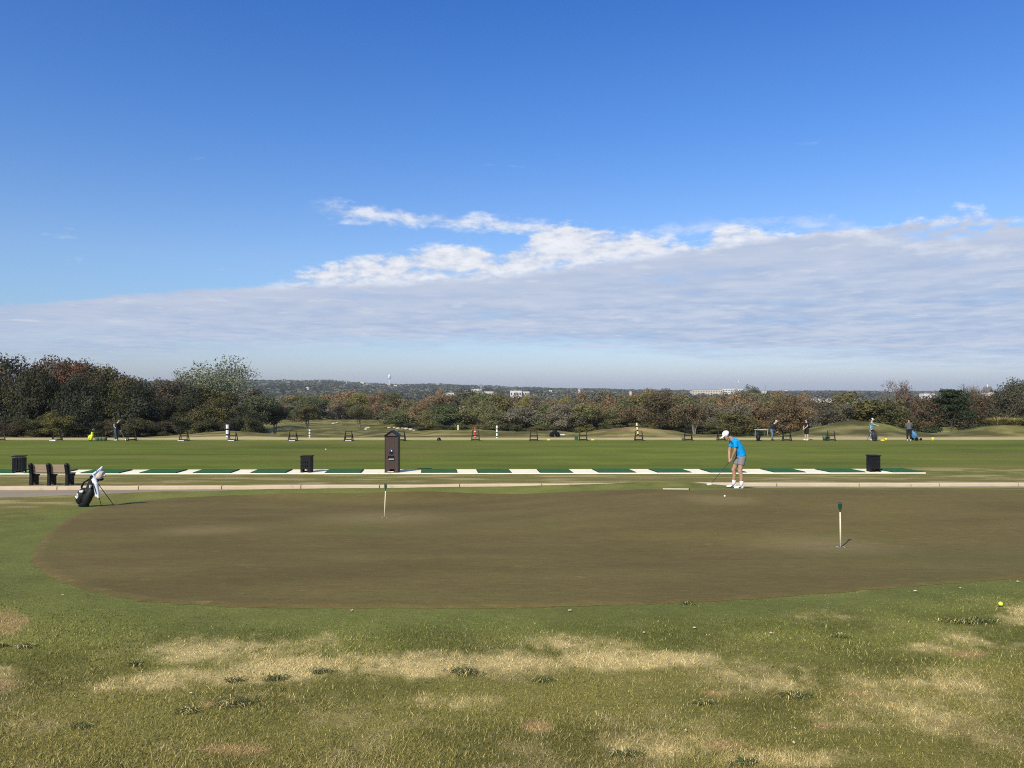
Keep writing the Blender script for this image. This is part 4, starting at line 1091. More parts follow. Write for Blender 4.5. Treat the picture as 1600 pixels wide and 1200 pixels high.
def mower():
    D = 78; p = at(869, D)
    t = thing('utility_cart', 'small dark utility vehicle with a pale tray on the range mound', 'utility cart', p, R(8))
    MB().box((-.15, 0, .38), (.85, .6, .24), bev=.05).build('body', M_black, t); MB().box((-.15, 0, .62), (.45, .5, .22), bev=.06, taper=.8).build('hood', M_standm, t)
    MB().box((.55, 0, .22), (.60, .55, .10), bev=.03).build('tray', M_white, t)
    for x in (-.45, .15):
        for y in (-.32, .32): MB().lathe([(.1, -.07), (.19, -.07), (.19, .07), (.1, .07)], 16, Matrix.Translation((x, y, .19)) @ Matrix.Rotation(R(90), 4, 'X')).build('wheel', M_black, t)
mower()

# ------------------------------------------------------------------ trees
def leaf_mat(name, transl=.25):
    m = bpy.data.materials.new(name); m.use_nodes = True
    k = NT(m.node_tree); b = k.n['Principled BSDF']; out = k.n['Material Output']
    oi = k.node('ShaderNodeObjectInfo'); at_ = k.node('ShaderNodeAttribute', attribute_name='tone').outputs['Fac']
    r = oi.outputs['Random']
    f = k.m('ADD', .45, k.m('MULTIPLY', at_, 1.1))
    c = k.mix(1.0, oi.outputs['Color'], k.xyz(f, f, f), 'MULTIPLY')
    c = k.mix(k.m('MULTIPLY', k.step(at_, .55, 1.0), .35), c, k.mix(1.0, c, (1.35, 1.0, .65, 1), 'MULTIPLY'))
    k.l.new(c, b.inputs['Base Color']); b.inputs['Roughness'].default_value = .7; b.inputs['Specular IOR Level'].default_value = .25
    tr = k.node('ShaderNodeBsdfTranslucent'); k.l.new(c, tr.inputs[0])
    mx = k.node('ShaderNodeMixShader', {0: transl}); k.l.new(b.outputs[0], mx.inputs[1]); k.l.new(tr.outputs[0], mx.inputs[2]); k.l.new(mx.outputs[0], out.inputs[0])
    return m
M_leaf = leaf_mat('leaves'); M_bark = mat('bark', (.10, .082, .065, 1), .9, .3, 6, .1, .6, 20); M_palebark = mat('pale_bark', (.22, .19, .155, 1), .9, .3, 6, .1, .6, 20)
def leaf_quads(C, size, rng, out=None):
    n = len(C)
    a = rng.standard_normal((n, 3)) if out is None else out * 1.1 + rng.standard_normal((n, 3)) * .62 + np.array([0, 0, .25]); a /= np.linalg.norm(a, axis=1)[:, None] + 1e-9
    t = rng.standard_normal((n, 3)); t -= a * np.sum(a * t, 1)[:, None]; t /= np.linalg.norm(t, axis=1)[:, None] + 1e-9
    b = np.cross(a, t); s = size * (.55 + .9 * rng.random((n, 1))); asp = .55 + .5 * rng.random((n, 1))
    t = t * s; b = b * s * asp
    V = np.stack([C - t, C - b * .8 + t * .1, C + t, C + b * .8 - t * .1], 1).reshape(-1, 3)
    return V, np.arange(4 * n).reshape(-1, 4)
def tree_proto(kind, seed):
    """crown and trunk meshes in a unit box: height 1, width about 1"""
    rng = np.random.default_rng(seed)
    P_ = dict(oak=dict(n=11500, lob=40, z0=.10, size=.0142, zc=.56, rz=.44, flat=1.0), wall=dict(n=12500, lob=44, z0=.02, size=.0142, zc=.5, rz=.5, flat=1.0), airy=dict(n=13000, lob=40, z0=.25, size=.0098, zc=.66, rz=.34, flat=1.0),
              stem=dict(n=7500, lob=28, z0=.32, size=.0155, zc=.66, rz=.33, flat=1.0), bush=dict(n=9500, lob=38, z0=.0, size=.0162, zc=.45, rz=.5, flat=1.0), cedar=dict(n=10000, lob=40, z0=.05, size=.0142, zc=.5, rz=.5, flat=.6),
              twig=dict(n=3000, lob=30, z0=.25, size=.0112, zc=.62, rz=.38, flat=1.0))[kind]
    sub = [np.array([rng.uniform(-.17, .17), rng.uniform(-.17, .17), rng.uniform(-.10, .10)]) for _ in range(4)]; lobes = []
    while len(lobes) < P_['lob']:
        d = rng.standard_normal(3); d /= np.linalg.norm(d); r = rng.random() ** .4
        c = np.array([d[0] * .27 * r, d[1] * .27 * r, P_['zc'] + d[2] * (P_['rz'] - .17) * r]) + sub[len(lobes) % 4]
        if c[2] > .94: continue
        if kind == 'cedar':
            zz = .06 + .86 * rng.random(); wv = .46 * (1 - zz) ** .75 + .06; an = rng.random() * 6.28; rr = wv * (.35 + .65 * rng.random())
            c = np.array([math.cos(an) * rr, math.sin(an) * rr, zz])
        if c[2] < P_['z0'] + .07: continue
        lobes.append((c, .06 + .09 * rng.random()))
    L = np.array([c for c, r in lobes]); rr = np.array([r for c, r in lobes]); lt = rng.random(len(L))
    idx = rng.choice(len(L), P_['n'], p=rr ** 2 / (rr ** 2).sum())
    d = rng.standard_normal((P_['n'], 3)); d /= np.linalg.norm(d, axis=1)[:, None]
    rad = rr[idx] * (1.08 - .75 * rng.random(P_['n']) ** 2.2)
    C = L[idx] + d * rad[:, None] * np.array([1.12, 1.12, .72 if kind != 'cedar' else .38])
    C += rng.standard_normal(C.shape) * .012
    ok = C[:, 2] > P_['z0'] - .02; C = C[ok]; idx = idx[ok]; d = d[ok]
    zt = np.percentile(C[:, 2], 99.7); zb = C[:, 2].min(); base_ = min(zb, P_['z0'])
    remap = lambda Q: np.stack([Q[:, 0] * .5 / np.percentile(np.abs(C0[:, 0]), 99), Q[:, 1] * .5 / np.percentile(np.abs(C0[:, 1]), 99), P_['z0'] + (Q[:, 2] - zb) * (1.0 - P_['z0']) / (zt - zb)], 1)
    C0 = C.copy(); C = remap(C); L = remap(L)
    V, Fq = leaf_quads(C, P_['size'] * 1.2, rng, d)
    tone = np.clip(.25 + .5 * lt[idx] * .8 + .35 * (rng.random(len(C)) - .3), 0, 1)
    crown = np_mesh('crown', V, Fq, M_leaf, False, {'tone': ('FLOAT', 'FACE', tone)})
    m = MB()
    def limb(a, b, r0, r1, w=.02):
        a = Vector(a); b = Vector(b); mid = (a + b) / 2 + Vector(rng.standard_normal(3)) * w
        m.tube([a, a * .5 + mid * .5, mid, b], [r0, r0 * .8 + r1 * .2, (r0 + r1) / 2, r1], 6)
    th = {'stem': .36, 'airy': .34, 'twig': .22}.get(kind, .24)
    nb = 3 if kind in ('stem', 'airy', 'twig') else 1
    for j in range(nb):
        an = j * 2.1 + rng.random(); tip = Vector((math.cos(an) * .06 * (nb > 1), math.sin(an) * .06 * (nb > 1), th))
        limb((math.cos(an) * .012 * (nb > 1), math.sin(an) * .012 * (nb > 1), -.04), tip, .024 if nb == 1 else .017, .014, .01)
        for q in rng.choice(len(L), 8 if kind in ('twig', 'airy') else 5, replace=False):
            if L[q][2] > th * .9: limb(tip, L[q], .011, .003, .025)
    if kind in ('twig', 'airy'):
        for q in range(len(L)):
            nt = 16 if kind == 'twig' else 0
            for _ in range(nt):
                dv_ = rng.standard_normal(3) * .5; dv_[2] = abs(dv_[2]) + .25; b0 = L[q] + rng.standard_normal(3) * .03
                tp = b0 + dv_ / np.linalg.norm(dv_) * (.10 + .12 * rng.random())
                m.tube([b0, tp], [.0035, .0012], 3)
    return crown, m.mesh('trunk', M_palebark if kind in ('stem', 'twig') else M_bark)
PROTO = {kk: [tree_proto(kk, 100 + 13 * i + hash_) for i in range(nn)] for kk, nn, hash_ in (('oak', 4, 1), ('wall', 4, 2), ('airy', 2, 3), ('stem', 3, 4), ('bush', 3, 5), ('cedar', 1, 6), ('twig', 2, 7))}
NTREE = [0]
def tree(kind, px, D, top, wpx, col, label, name, group=None, cat='tree', sink=.15, base_py=None, depth=None):
    i = NTREE[0]; NTREE[0] += 1
    cr, tr = PROTO[kind][i % len(PROTO[kind])]
    p = at(px, D, -sink); H = pz(top, D) - p.z; W = wpx / F * D
    t = thing(name, label, cat, p, random.uniform(0, 6.28), group)
    t.scale = (W, W * (depth or 1.0), H)
    for nm, me in (('crown', cr), ('trunk', tr)):
        o = add(nm, me, t)
        if nm == 'crown':
            j = 1 + random.uniform(-.12, .12); hsh = random.uniform(-.06, .06)
            o.color = (col[0] * j * (1 + hsh), col[1] * j, col[2] * j * (1 - hsh), 1)
    return t
DK = (.062, .064, .034); OL = (.105, .100, .042); GR = (.082, .092, .040); BR = (.125, .092, .052); RU = (.155, .10, .05); GY = (.120, .108, .075); GG = (.21, .22, .135); RED = (.165, .078, .042); LT = (.115, .125, .060); YG = (.15, .135, .04)
def sil(px): return np.interp(px, [-80, 0, 20, 60, 100, 140, 180, 215, 240, 265, 300, 340, 372, 400], [566, 570, 559, 556, 558, 568, 573, 580, 590, 594, 598, 602, 606, 616])
# left wood
gl = 'dark evergreen oaks of the left wood'
for i, px in enumerate(np.arange(-60, 392, 27)):
    px = px + random.uniform(-6, 6)
    tree('wall', px, random.uniform(102, 110), sil(px) + random.uniform(14, 44), random.uniform(62, 84), DK if i % 3 else OL, 'dark evergreen oak in the front row of the left wood', 'oak_tree', gl, base_py=685)
for i, px in enumerate(np.arange(-75, 372, 34)):
    px = px + random.uniform(-8, 8)
    tree('oak', px, random.uniform(118, 128), sil(px) + random.uniform(-2, 8), random.uniform(75, 100), (GY, DK, OL, GY, BR)[i % 5], 'tall dull grey green oak in the back row of the left wood', 'oak_tree', 'tall oaks behind the left wood')
tree('oak', 118, 112, 566, 66, RED, 'rust red autumn tree in the left wood', 'oak_tree')
tree('oak', 142, 110, 588, 48, RU, 'smaller rust red tree beside the taller one in the left wood', 'oak_tree')
tree('airy', 322, 140, 560, 128, GG, 'pale grey green airy tree rising behind the left wood', 'airy_tree')
tree('bush', 92, 98, 644, 50, YG, 'yellow green bush at the foot of the left wood', 'bush', cat='bush')
tree('bush', 200, 98, 655, 50, OL, 'olive bush behind the bending person at the left', 'bush', cat='bush')
for px in range(-30, 392, 21):
    tree('bush', px, random.uniform(97, 103), random.uniform(650, 668), random.uniform(32, 52), (BR, DK, OL, DK)[px % 4], 'low dark shrub along the foot of the left wood', 'shrub', 'low shrubs under the left wood', cat='shrub')
tree('stem', 404, 118, 618, 66, LT, 'light green leafy tree at the right end of the left wood', 'leafy_tree')
tree('stem', 430, 122, 626, 44, DK, 'dark crowned tree with two bare pale trunks right of the left wood', 'leafy_tree')
tree('bush', 398, 112, 655, 54, GR, 'green shrub under the light green tree', 'shrub', cat='shrub')
# lone trees on the far fairway
tree('stem', 480, 178, 632, 50, OL, 'spreading olive tree with forked trunk on the far fairway', 'leafy_tree')
tree('stem', 561, 235, 634, 44, OL, 'round olive tree on a single trunk on the far fairway', 'leafy_tree')
# the long wood across the middle
def wood_top(px): return np.interp(px, [380, 440, 500, 560, 600, 640, 700, 760, 830, 900, 960, 1010, 1060, 1110, 1150, 1200, 1260, 1300], [620, 618, 613, 614, 610, 616, 614, 614, 617, 615, 613, 611, 615, 615, 613, 611, 617, 622])
def wood_base_D(px): return np.interp(px, [400, 560, 640, 700, 800, 1000, 1130, 1290], [330, 300, 215, 190, 172, 165, 160, 140])
cols = [OL, BR, GY, GR, RU, OL, BR, DK, GY, YG, BR]
names = {id(OL): ('olive green', 'oak_tree'), id(BR): ('dull brown', 'oak_tree'), id(GY): ('grey brown', 'oak_tree'), id(GR): ('mid green', 'oak_tree'), id(RU): ('russet orange', 'oak_tree'), id(DK): ('dark green', 'oak_tree'), id(YG): ('yellow green', 'oak_tree')}
for row, (dk, step_, dt) in enumerate(((1.0, 21, 14), (1.12, 26, 5), (1.30, 30, 0))):
    for i, px in enumerate(np.arange(405 if row else 640, 1310, step_)):
        px = px + random.uniform(-8, 8)
        D = wood_base_D(px) * dk * random.uniform(.97, 1.03)
        c = random.choice(cols if row else [OL, GR, GY, DK, GR, OL, BR]) if px < 980 else random.choice([BR, GY, BR, OL, RU, GY])
        if row == 2 and random.random() < .3: c = RU
        cn, nm = names[id(c)]; c = tuple(v * 1.75 for v in c)
        tree(('stem' if i % 4 == 1 else 'wall') if row == 0 else 'oak', px, D, wood_top(px) + dt + random.uniform(-5, 9) + (6 if row == 0 else 0), random.choice([34, 44, 52, 64, 76]) * random.uniform(.9, 1.1), c, f'{cn} tree in the {("front", "middle", "back")[row]} of the long wood across the range', nm, f'{cn} trees in the {("front", "middle", "back")[row]} of the long wood')
for px in np.arange(650, 1250, 24):
    tree('bush', px + random.uniform(-8, 8), wood_base_D(px) * .97, random.uniform(656, 668), random.uniform(26, 46), tuple(v * 1.4 for v in random.choice([DK, GR, OL, YG])), 'low green shrub at the edge of the long wood', 'shrub', 'low shrubs along the long wood', cat='shrub')
tree('oak', 1030, 150, 609, 62, (.12, .10, .055), 'tall dark brown green oak standing highest in the middle of the long wood', 'oak_tree')
tree('stem', 1085, 138, 632, 58, (.18, .14, .08), 'brown oak with pale forked trunks left of the golfer in blue', 'oak_tree')
tree('wall', 1175, 420, 603, 34, GR, 'round green tree rising above the wood in front of the pale hotel', 'oak_tree')
tree('wall', 1235, 126, 618, 78, (.18, .13, .07), 'broad brown oak behind the person in black', 'oak_tree')
tree('bush', 1150, 132, 645, 66, (.15, .14, .055), 'broad olive bush behind the golfer in blue', 'bush', cat='bush')
# right side
tree('bush', 1352, 118, 613, 110, (.15, .14, .055), 'wide rounded olive green tree on the right mound', 'olive_tree')
tree('bush', 1310, 112, 634, 60, GY, 'grey brown thicket left of the wide olive green tree', 'thicket', cat='bush')
tree('bush', 1392, 112, 628, 64, OL, 'lower olive bush right of the wide rounded tree', 'bush', cat='bush')
tree('twig', 1415, 126, 597, 66, (.13, .065, .038), 'reddish brown twiggy half bare tree on the right', 'bare_tree')
tree('bush', 1425, 122, 640, 50, BR, 'brown bush under the twiggy red tree', 'bush', cat='bush')
tree('cedar', 1487, 108, 609, 84, (.040, .058, .026), 'dark green spreading cedar on the right', 'cedar_tree')
tree('twig', 1520, 135, 602, 52, GY, 'grey bare twiggy tree right of the cedar', 'bare_tree')
tree('oak', 1537, 118, 615, 58, BR, 'brown leafed tree between the cedar and the right edge wood', 'oak_tree')
tree('wall', 1585, 108, 600, 66, (.085, .085, .055), 'dark grey green oak at the right edge', 'oak_tree')
tree('oak', 1600, 118, 592, 60, (.105, .12, .07), 'paler green tree behind the oak at the right edge', 'oak_tree')
tree('wall', 1650, 106, 605, 70, DK, 'dark oak just outside the right edge', 'oak_tree')
tree('bush', 1597, 98, 650, 40, GR, 'green shrub at the right edge under the oak', 'shrub', cat='shrub')
for i, px in enumerate((1290, 1455, 1505, 1560)):
    tree('wall', px, 150, (622, 617, 616, 615)[i], 84, (GY, BR)[i % 2], 'muted brown tree in the gap behind the right hand trees', 'oak_tree', 'brown trees behind the right hand trees')
# pale pampas grass clump on the right mound
def pampas(px, D, H, W, label):
    p = at(px, D, -.05); t = thing('pampas_grass', label, 'grass clump', p)
    n = 500; an = RNG.random(n) * 6.28; r0 = RNG.random(n) * W * .3; ln = H * (.6 + .5 * RNG.random(n)); sp_ = RNG.random(n) * W * .6
    b = np.stack([np.cos(an) * r0, np.sin(an) * r0, 0 * r0], 1); tip = b + np.stack([np.cos(an) * sp_, np.sin(an) * sp_, ln * (1 - .3 * RNG.random(n))], 1)
    sd_ = np.stack([-np.sin(an), np.cos(an), 0 * an], 1) * .035
    mid = b * .5 + tip * .5 + np.array([0, 0, .15 * H])
    Vv = np.stack([b, mid + sd_, tip, mid - sd_], 1).reshape(-1, 3)
    f = np.arange(4 * n).reshape(-1, 4)
    add('blades', np_mesh('blades', Vv, f, mat('pampas_blades', (.30, .26, .09, 1), .9, .3, 3), False), t)
pampas(1560, 83, .95, 2.6, 'pale yellow green pampas clump on the right mound, left one')
pampas(1584, 84, .85, 2.2, 'straw coloured grass clump at the right edge beside the pampas')
# limestone edging on the fairway
M_rock = mat('pale_limestone', (.50, .45, .36, 1), .9, .3, 4, .1, .8, 8)
for i, (px, py) in enumerate([(608, 667), (616, 666.5), (622, 668), (629, 667.5), (635, 668.5), (642, 669.5), (647, 671), (575, 667), (572, 669), (526, 659), (521, 660)]):
    D = 150 if px > 560 else 200
    p = at(px, D); m = MB(); r = random.uniform(.16, .34)
    v = bmesh.ops.create_icosphere(m.bm, subdivisions=2, radius=1)['verts']
    for q in v: q.co = Vector((q.co.x * r * 1.6, q.co.y * r, q.co.z * r * .7)) * random.uniform(.8, 1.15)
    o = m.build('rock', M_rock, None, loc=(p.x, p.y, max(p.z, pz(py + 1.5, D))))
    tag(o, 'pale limestone boulder edging the far fairway', 'rock', 'pale boulders edging the far fairway')

# ------------------------------------------------------------------ far woods: unbroken canopy from behind the long wood to the ridge
def far_leaf():
    m = bpy.data.materials.new('far_canopy'); m.use_nodes = True
    k = NT(m.node_tree); b = k.n['Principled BSDF']
    a = k.node('ShaderNodeAttribute', attribute_name='base'); k.l.new(a.outputs['Color'], b.inputs['Base Color'])
    b.inputs['Roughness'].default_value = .9; b.inputs['Specular IOR Level'].default_value = .1
    return m
def far_woods():
    rng = np.random.default_rng(77)
    N = 9000
    D = 330 * (7500 / 330) ** rng.random(N)
    u = -.46 + 1.16 * rng.random(N)
    x = u * D; g = ground(x, D)
    px = 800 + F * u
    hgt = (6 + 5 * rng.random(N)) * np.where(D < 700, .9, 1.0); wid = np.clip(D * .0065, 4, 26) * (.7 + .6 * rng.random(N))
    kq = 34
    Cn = rng.standard_normal((N, kq, 3)); Cn /= np.linalg.norm(Cn, axis=2)[..., None]; Cn *= (.6 + .4 * rng.random((N, kq, 1)))
    Cn[..., 2] = np.abs(Cn[..., 2]) * 1.1 - .12
    C = np.stack([x, D, g], 1)[:, None] + Cn * np.stack([wid, wid, hgt], 1)[:, None]
    sz = np.repeat(np.clip(wid * .30, 1.1, 6), kq)[:, None]
    C = C.reshape(-1, 3)
    Vq, Fq = leaf_quads(C, 1.0, rng, Cn.reshape(-1, 3))
    Vq = (np.repeat(C, 4, 0) + (Vq - np.repeat(C, 4, 0)) * np.repeat(sz * np.array([1, 1, 1]), 4, 0) * np.array([1, 1, .55]))
    pal = np.array([(.095, .092, .048), (.075, .085, .045), (.125, .092, .055), (.105, .098, .066), (.16, .09, .048), (.08, .082, .05)])
    ci = rng.choice(6, N, p=[.28, .25, .14, .2, .05, .08]); farm = (D > 1200)[:, None]
    cc = np.where(farm, pal[ci] * .5 + np.array([.085, .088, .055]) * .5, pal[ci]) * (.6 + .8 * rng.random((N, 1))) * (.55 + .8 * sstep(fbm(x / 70, D / 160, 33, 3), .3, .7))[:, None]
    col = np.repeat(np.concatenate([cc, np.ones((N, 1))], 1), kq, 0)
    col[:, :3] *= (.7 + .6 * rng.random((len(col), 1)))
    tag(add('far_woods', np_mesh('far_woods', Vq, Fq, far_leaf(), False, {'base': ('FLOAT_COLOR', 'FACE', col)})), 'hazy woodland canopy covering the far valley and ridge', 'woodland', kind='stuff')
far_woods()

# ------------------------------------------------------------------ far buildings
M_bw = mat('white_wall', (.70, .68, .64, 1), .8, .08, .05); M_rf = mat('grey_roof', (.20, .19, .18, 1), .8, .15, .1); M_win = mat('dark_window', (.05, .06, .08, 1), .2); M_bc = mat('cream_wall', (.62, .54, .44, 1), .8, .08, .05)
def building(px0, px1, ytop, D, label, wall=M_bw, gable=False, group=None, name='building', windows=0, dep=None, cat='building', sink=4, yb=None):
    w_ = (px1 - px0) / F * D; x = ((px0 + px1) / 2 - 800) / F * D; g = G(x, D) - 2; top = pz(ytop, D); H = top - g
    d = dep or min(w_, 30)
    t = thing(name, label, cat, (x, D, g), 0, group)
    rh = H * .0 + (min(w_ * .18, 4) if gable else 1.0)
    MB().box((0, 0, (H - rh) / 2), (w_, d, H - rh)).build('wall', wall, t)
    if gable:
        MB().prism([(-w_ * .54, 0), (0, rh), (w_ * .54, 0)], d * 1.08).build('roof', M_rf, t, loc=(0, 0, H - rh))
    else: MB().box((0, 0, H - rh / 2), (w_ * 1.02, d * 1.02, rh)).build('roof', M_rf if wall is not M_bw else M_white, t)
    if windows:
        vis = min(H - rh, 24)
        for r in range(windows):
            m = MB(); z = H - rh - (r + .6) * vis / (windows + .3); n = max(3, int(w_ / 5))
            for i in range(n): m.box((-w_ / 2 + w_ * (i + .5) / n, -d / 2 - .03, z), (w_ / n * .5, .12, vis / (windows + .3) * .5))
            m.build('window_row', M_win, t)
    return t
B = building
B(1080, 1128, 609, 2450, 'long cream hotel block on the horizon, left wing', M_bc, windows=3, name='hotel_block', dep=40)
B(1126, 1158, 607.5, 2440, 'white taller hotel block with parapet beside the left wing', M_bw, windows=3, name='hotel_block', dep=46)
B(1190, 1197, 610, 2300, 'narrow pale building right of the round green tree', M_bc)
B(718, 738, 609.5, 1950, 'small white shed at the left of the white sheds below the ridge', gable=True, windows=1)
B(737, 752, 608, 2000, 'white warehouse with broad roof below the ridge', windows=1)
B(741, 757, 612.5, 1700, 'low white building beside the lattice pylon', windows=1)
B(757, 771, 611, 1720, 'low cream building right of the lattice pylon', M_bc, windows=1)
B(797, 815, 610.5, 1600, 'white block with dark windows right of the sheds below the ridge', windows=2)
B(815, 827, 611, 1610, 'cream block joined to the right of the white block', M_bc, windows=2)
B(698, 710, 611.5, 1750, 'small white building left of the white sheds', gable=True)
B(1258, 1320, 621.6, 800, 'long low pale roofed building above the wood on the right', M_bc, windows=1, dep=18)
B(1441, 1449, 614, 1500, 'dark sign like block on the right horizon', M_rf)
B(1440, 1456, 615, 1450, 'white flat roofed store under the dark block on the right', windows=1)
B(1461, 1474, 615.5, 1500, 'white store with stepped roof right of the dark block', windows=1)
B(1478, 1500, 613.5, 1600, 'pale building seen over the cedar', windows=1)
rngh = random.Random(5)
hs = [(386, 597), (392, 595), (444, 595), (452, 601), (472, 600), (462, 610), (500, 597), (540, 598), (556, 602), (566, 597), (590, 612), (671, 603), (684, 602), (618, 603), (640, 604), (520, 599), (575, 600), (430, 600), (607, 600), (860, 611), (905, 610), (985, 613), (1008, 611), (650, 611), (481, 606)]
for i, (px, py) in enumerate(hs):
    D = rngh.uniform(3300, 3900) if py < 606 else rngh.uniform(2000, 2600)
    w_ = rngh.uniform(3.0, 5.5) if py < 606 else rngh.uniform(2.6, 4.2)
    lab = 'small pale house among trees on the far ridge' if py < 606 else 'small pale house in the far valley woods'
    x = (px - 800) / F * D; g = G(x, D); H = pz(py - 2.0, D) - g
    B(px - w_ / 2, px + w_ / 2, min(py - 2, HZ - (g + (9 if py < 606 else 6)) / D * F), D, lab, M_bw if i % 3 else M_bc, True, 'pale houses on the far ridge' if py < 606 else 'pale houses in the far valley', name='house', dep=10, cat='house')
for i in range(46):
    px = rngh.uniform(1205, 1500); D = rngh.uniform(4200, 6500); x = (px - 800) / F * D; g = G(x, D)
    w_ = rngh.uniform(2.5, 5.0)
    B(px - w_ / 2, px + w_ / 2, HZ - (g + rngh.uniform(10, 16)) / D * F, D, 'tiny pale house in the housing along the right horizon', M_bw if i % 3 else M_bc, True, 'tiny houses along the right horizon', name='house', dep=14, cat='house')
def tower_tank():
    D = 5200; x = (608.5 - 800) / F * D; g = G(x, D); top = pz(585, D)
    t = thing('water_tower', 'white water tower just above the ridge', 'water tower', (x, D, g))
    MB().lathe([(5, 0), (3.4, 6), (3.2, (top - g) * .6)], 12).build('stem', M_bw, t); h = top - g
    MB().lathe([(3.2, h * .58), (9, h * .70), (10, h * .84), (8, h * .95), (2, h)], 16).build('tank', M_white, t, True)
tower_tank()
def lattice(px, ytop, D, w0, label, name, m_, cat, arms=True):
    x = (px - 800) / F * D; g = G(x, D); H = pz(ytop, D) - g
    t = thing(name, label, cat, (x, D, g)); m = MB(); n = 9
    wz = lambda z: w0 * (1 - .86 * (z / H) ** .7)
    for i in range(n):
        z0, z1 = H * i / n, H * (i + 1) / n; a, b = wz(z0) / 2, wz(z1) / 2
        for sx, sy in ((-1, -1), (1, -1), (1, 1), (-1, 1)):
            m.tube([(sx * a, sy * a, z0), (sx * b, sy * b, z1)], w0 * .022 + .1, 4)
            m.tube([(sx * a, sy * a, z0), ((-sx if sx == sy else sx) * b, (sy if sx == sy else -sy) * b, z1)], w0 * .014 + .06, 4)
    m.build('lattice', m_, t)
    if arms:
        m = MB()
        for z, l in ((.72, .85), (.82, .7), (.92, .55)): m.tube([(-w0 * l, 0, H * z), (0, 0, H * z + 1), (w0 * l, 0, H * z)], .22, 4)
        m.build('cross_arms', m_, t)
    return t, H
M_galv = mat('galvanised', (.42, .43, .44, 1), .5, .1)
lattice(751.5, 599, 1450, 8, 'grey lattice power pylon before the white sheds', 'power_pylon', M_galv, 'pylon')
t, H = lattice(1154, 594.5, 2500, 5, 'thin grey antenna mast above the hotel', 'antenna_mast', M_galv, 'mast', False)
for z in (.97, .88): MB().lathe([(1.4, 0), (1.4, 3.2)], 10, Matrix.Translation((0, 0, H * z - 2))).build('antenna', M_white, t)
t, H = lattice(1196.5, 602, 2300, 2.5, 'short dark antenna mast right of the round green tree', 'antenna_mast', M_rf, 'mast', False)
def church():
    D = 1000; x = (1543 - 800) / F * D; g = G(x, D); w_ = 8.0; ht = pz(612.5, D) - g
    t = thing('church', 'pale church with a pointed gable and small spire at the right', 'church', (x, D, g))
    MB().box((0, 0, ht / 2), (w_, 14, ht)).build('wall', M_bc, t)
    MB().prism([(-w_ * .56, 0), (0, w_ * .9), (w_ * .56, 0)], 15).build('roof', M_rf, t, loc=(0, 0, ht))
    MB().prism([(-w_ * .34, 0), (0, w_ * .58), (w_ * .34, 0)], .5).build('gable_window', M_win, t, loc=(0, -7.6, ht + .3))
    z = ht + w_ * .88
    MB().lathe([(.8, -1.0), (.75, .9), (.05, 3.4)], 8).build('spire', M_white, t, loc=(0, 0, z))
church()

# ------------------------------------------------------------------ grass blades near the camera, weed tufts, leaf litter
def blade_mat(name):
    m = bpy.data.materials.new(name); m.use_nodes = True
    k = NT(m.node_tree); b = k.n['Principled BSDF']
    a = k.node('ShaderNodeAttribute', attribute_name='base'); k.l.new(a.outputs['Color'], b.inputs['Base Color'])
    b.inputs['Roughness'].default_value = .8; b.inputs['Specular IOR Level'].default_value = .15
    return m
M_blade = blade_mat('grass_blades')
def grass():
    rng = np.random.default_rng(3)
    N = 330000
    # density falls off with distance the way the photo resolves it
    D = 1 / (1 / 3.3 + rng.random(N) * (1 / 12.5 - 1 / 3.3)); u = -.80 + 1.6 * rng.random(N)
    x = u * D; y = D
    from_poly = np.zeros(N, bool)
    # point in polygon test against the putting green
    ins = np.zeros(N, bool); gx, gy = GOUT[:, 0], GOUT[:, 1]
    for i in range(len(GOUT)):
        j = i - 1
        cnd = ((gy[i] > y) != (gy[j] > y)) & (x < (gx[j] - gx[i]) * (y - gy[i]) / (gy[j] - gy[i] + 1e-12) + gx[i]); ins ^= cnd
    x, y = x[~ins], y[~ins]; n = len(x); z = ground(x, y)
    c, st = base_colour(x, y, z)
    gd = green_dist(x, y)
    dens = fbm(x * 2.2, y * 2.2, 15, 3)
    ln = (.012 + .024 * rng.random(n) ** 1.6) * np.clip(gd / 1.2, .35, 1) * (.6 + .8 * dens)
    an = rng.random(n) * 6.283; ti = .35 + .75 * rng.random(n)
    tip = np.stack([np.cos(an) * ln * ti, np.sin(an) * ln * ti, ln * np.sqrt(np.maximum(1 - ti ** 2 * .6, .1))], 1)
    wd = (.0016 + .0014 * rng.random(n)) * np.clip(y / 5, .9, 2.0)
    sa = an + 1.2 * rng.standard_normal(n)
    sd_ = np.stack([-np.sin(sa), np.cos(sa), 0 * sa], 1) * wd[:, None]
    b = np.stack([x, y, z - .003], 1)
    V_ = np.stack([b - sd_, b + sd_, b + tip], 1).reshape(-1, 3)
    dry = (rng.random(n) < (.05 + .22 * sstep(y, 7.5, 4.5)) * (.3 + 1.4 * dens)); v = (.42 + 1.15 * rng.random((n, 1)))
    cc = c * v; cc = np.where(dry[:, None], cc * .45 + C_STRAW * .50 * v, cc)
    col = np.repeat(np.concatenate([np.clip(cc, 0, .8), np.ones((n, 1))], 1), 1, 0)
    me = np_mesh('grass', V_, np.arange(3 * n).reshape(-1, 3), M_blade, False, {'base': ('FLOAT_COLOR', 'FACE', col)}, n=3)
    tag(add('grass', me), 'short patchy autumn grass of the foreground lawn', 'grass', kind='stuff')
grass()
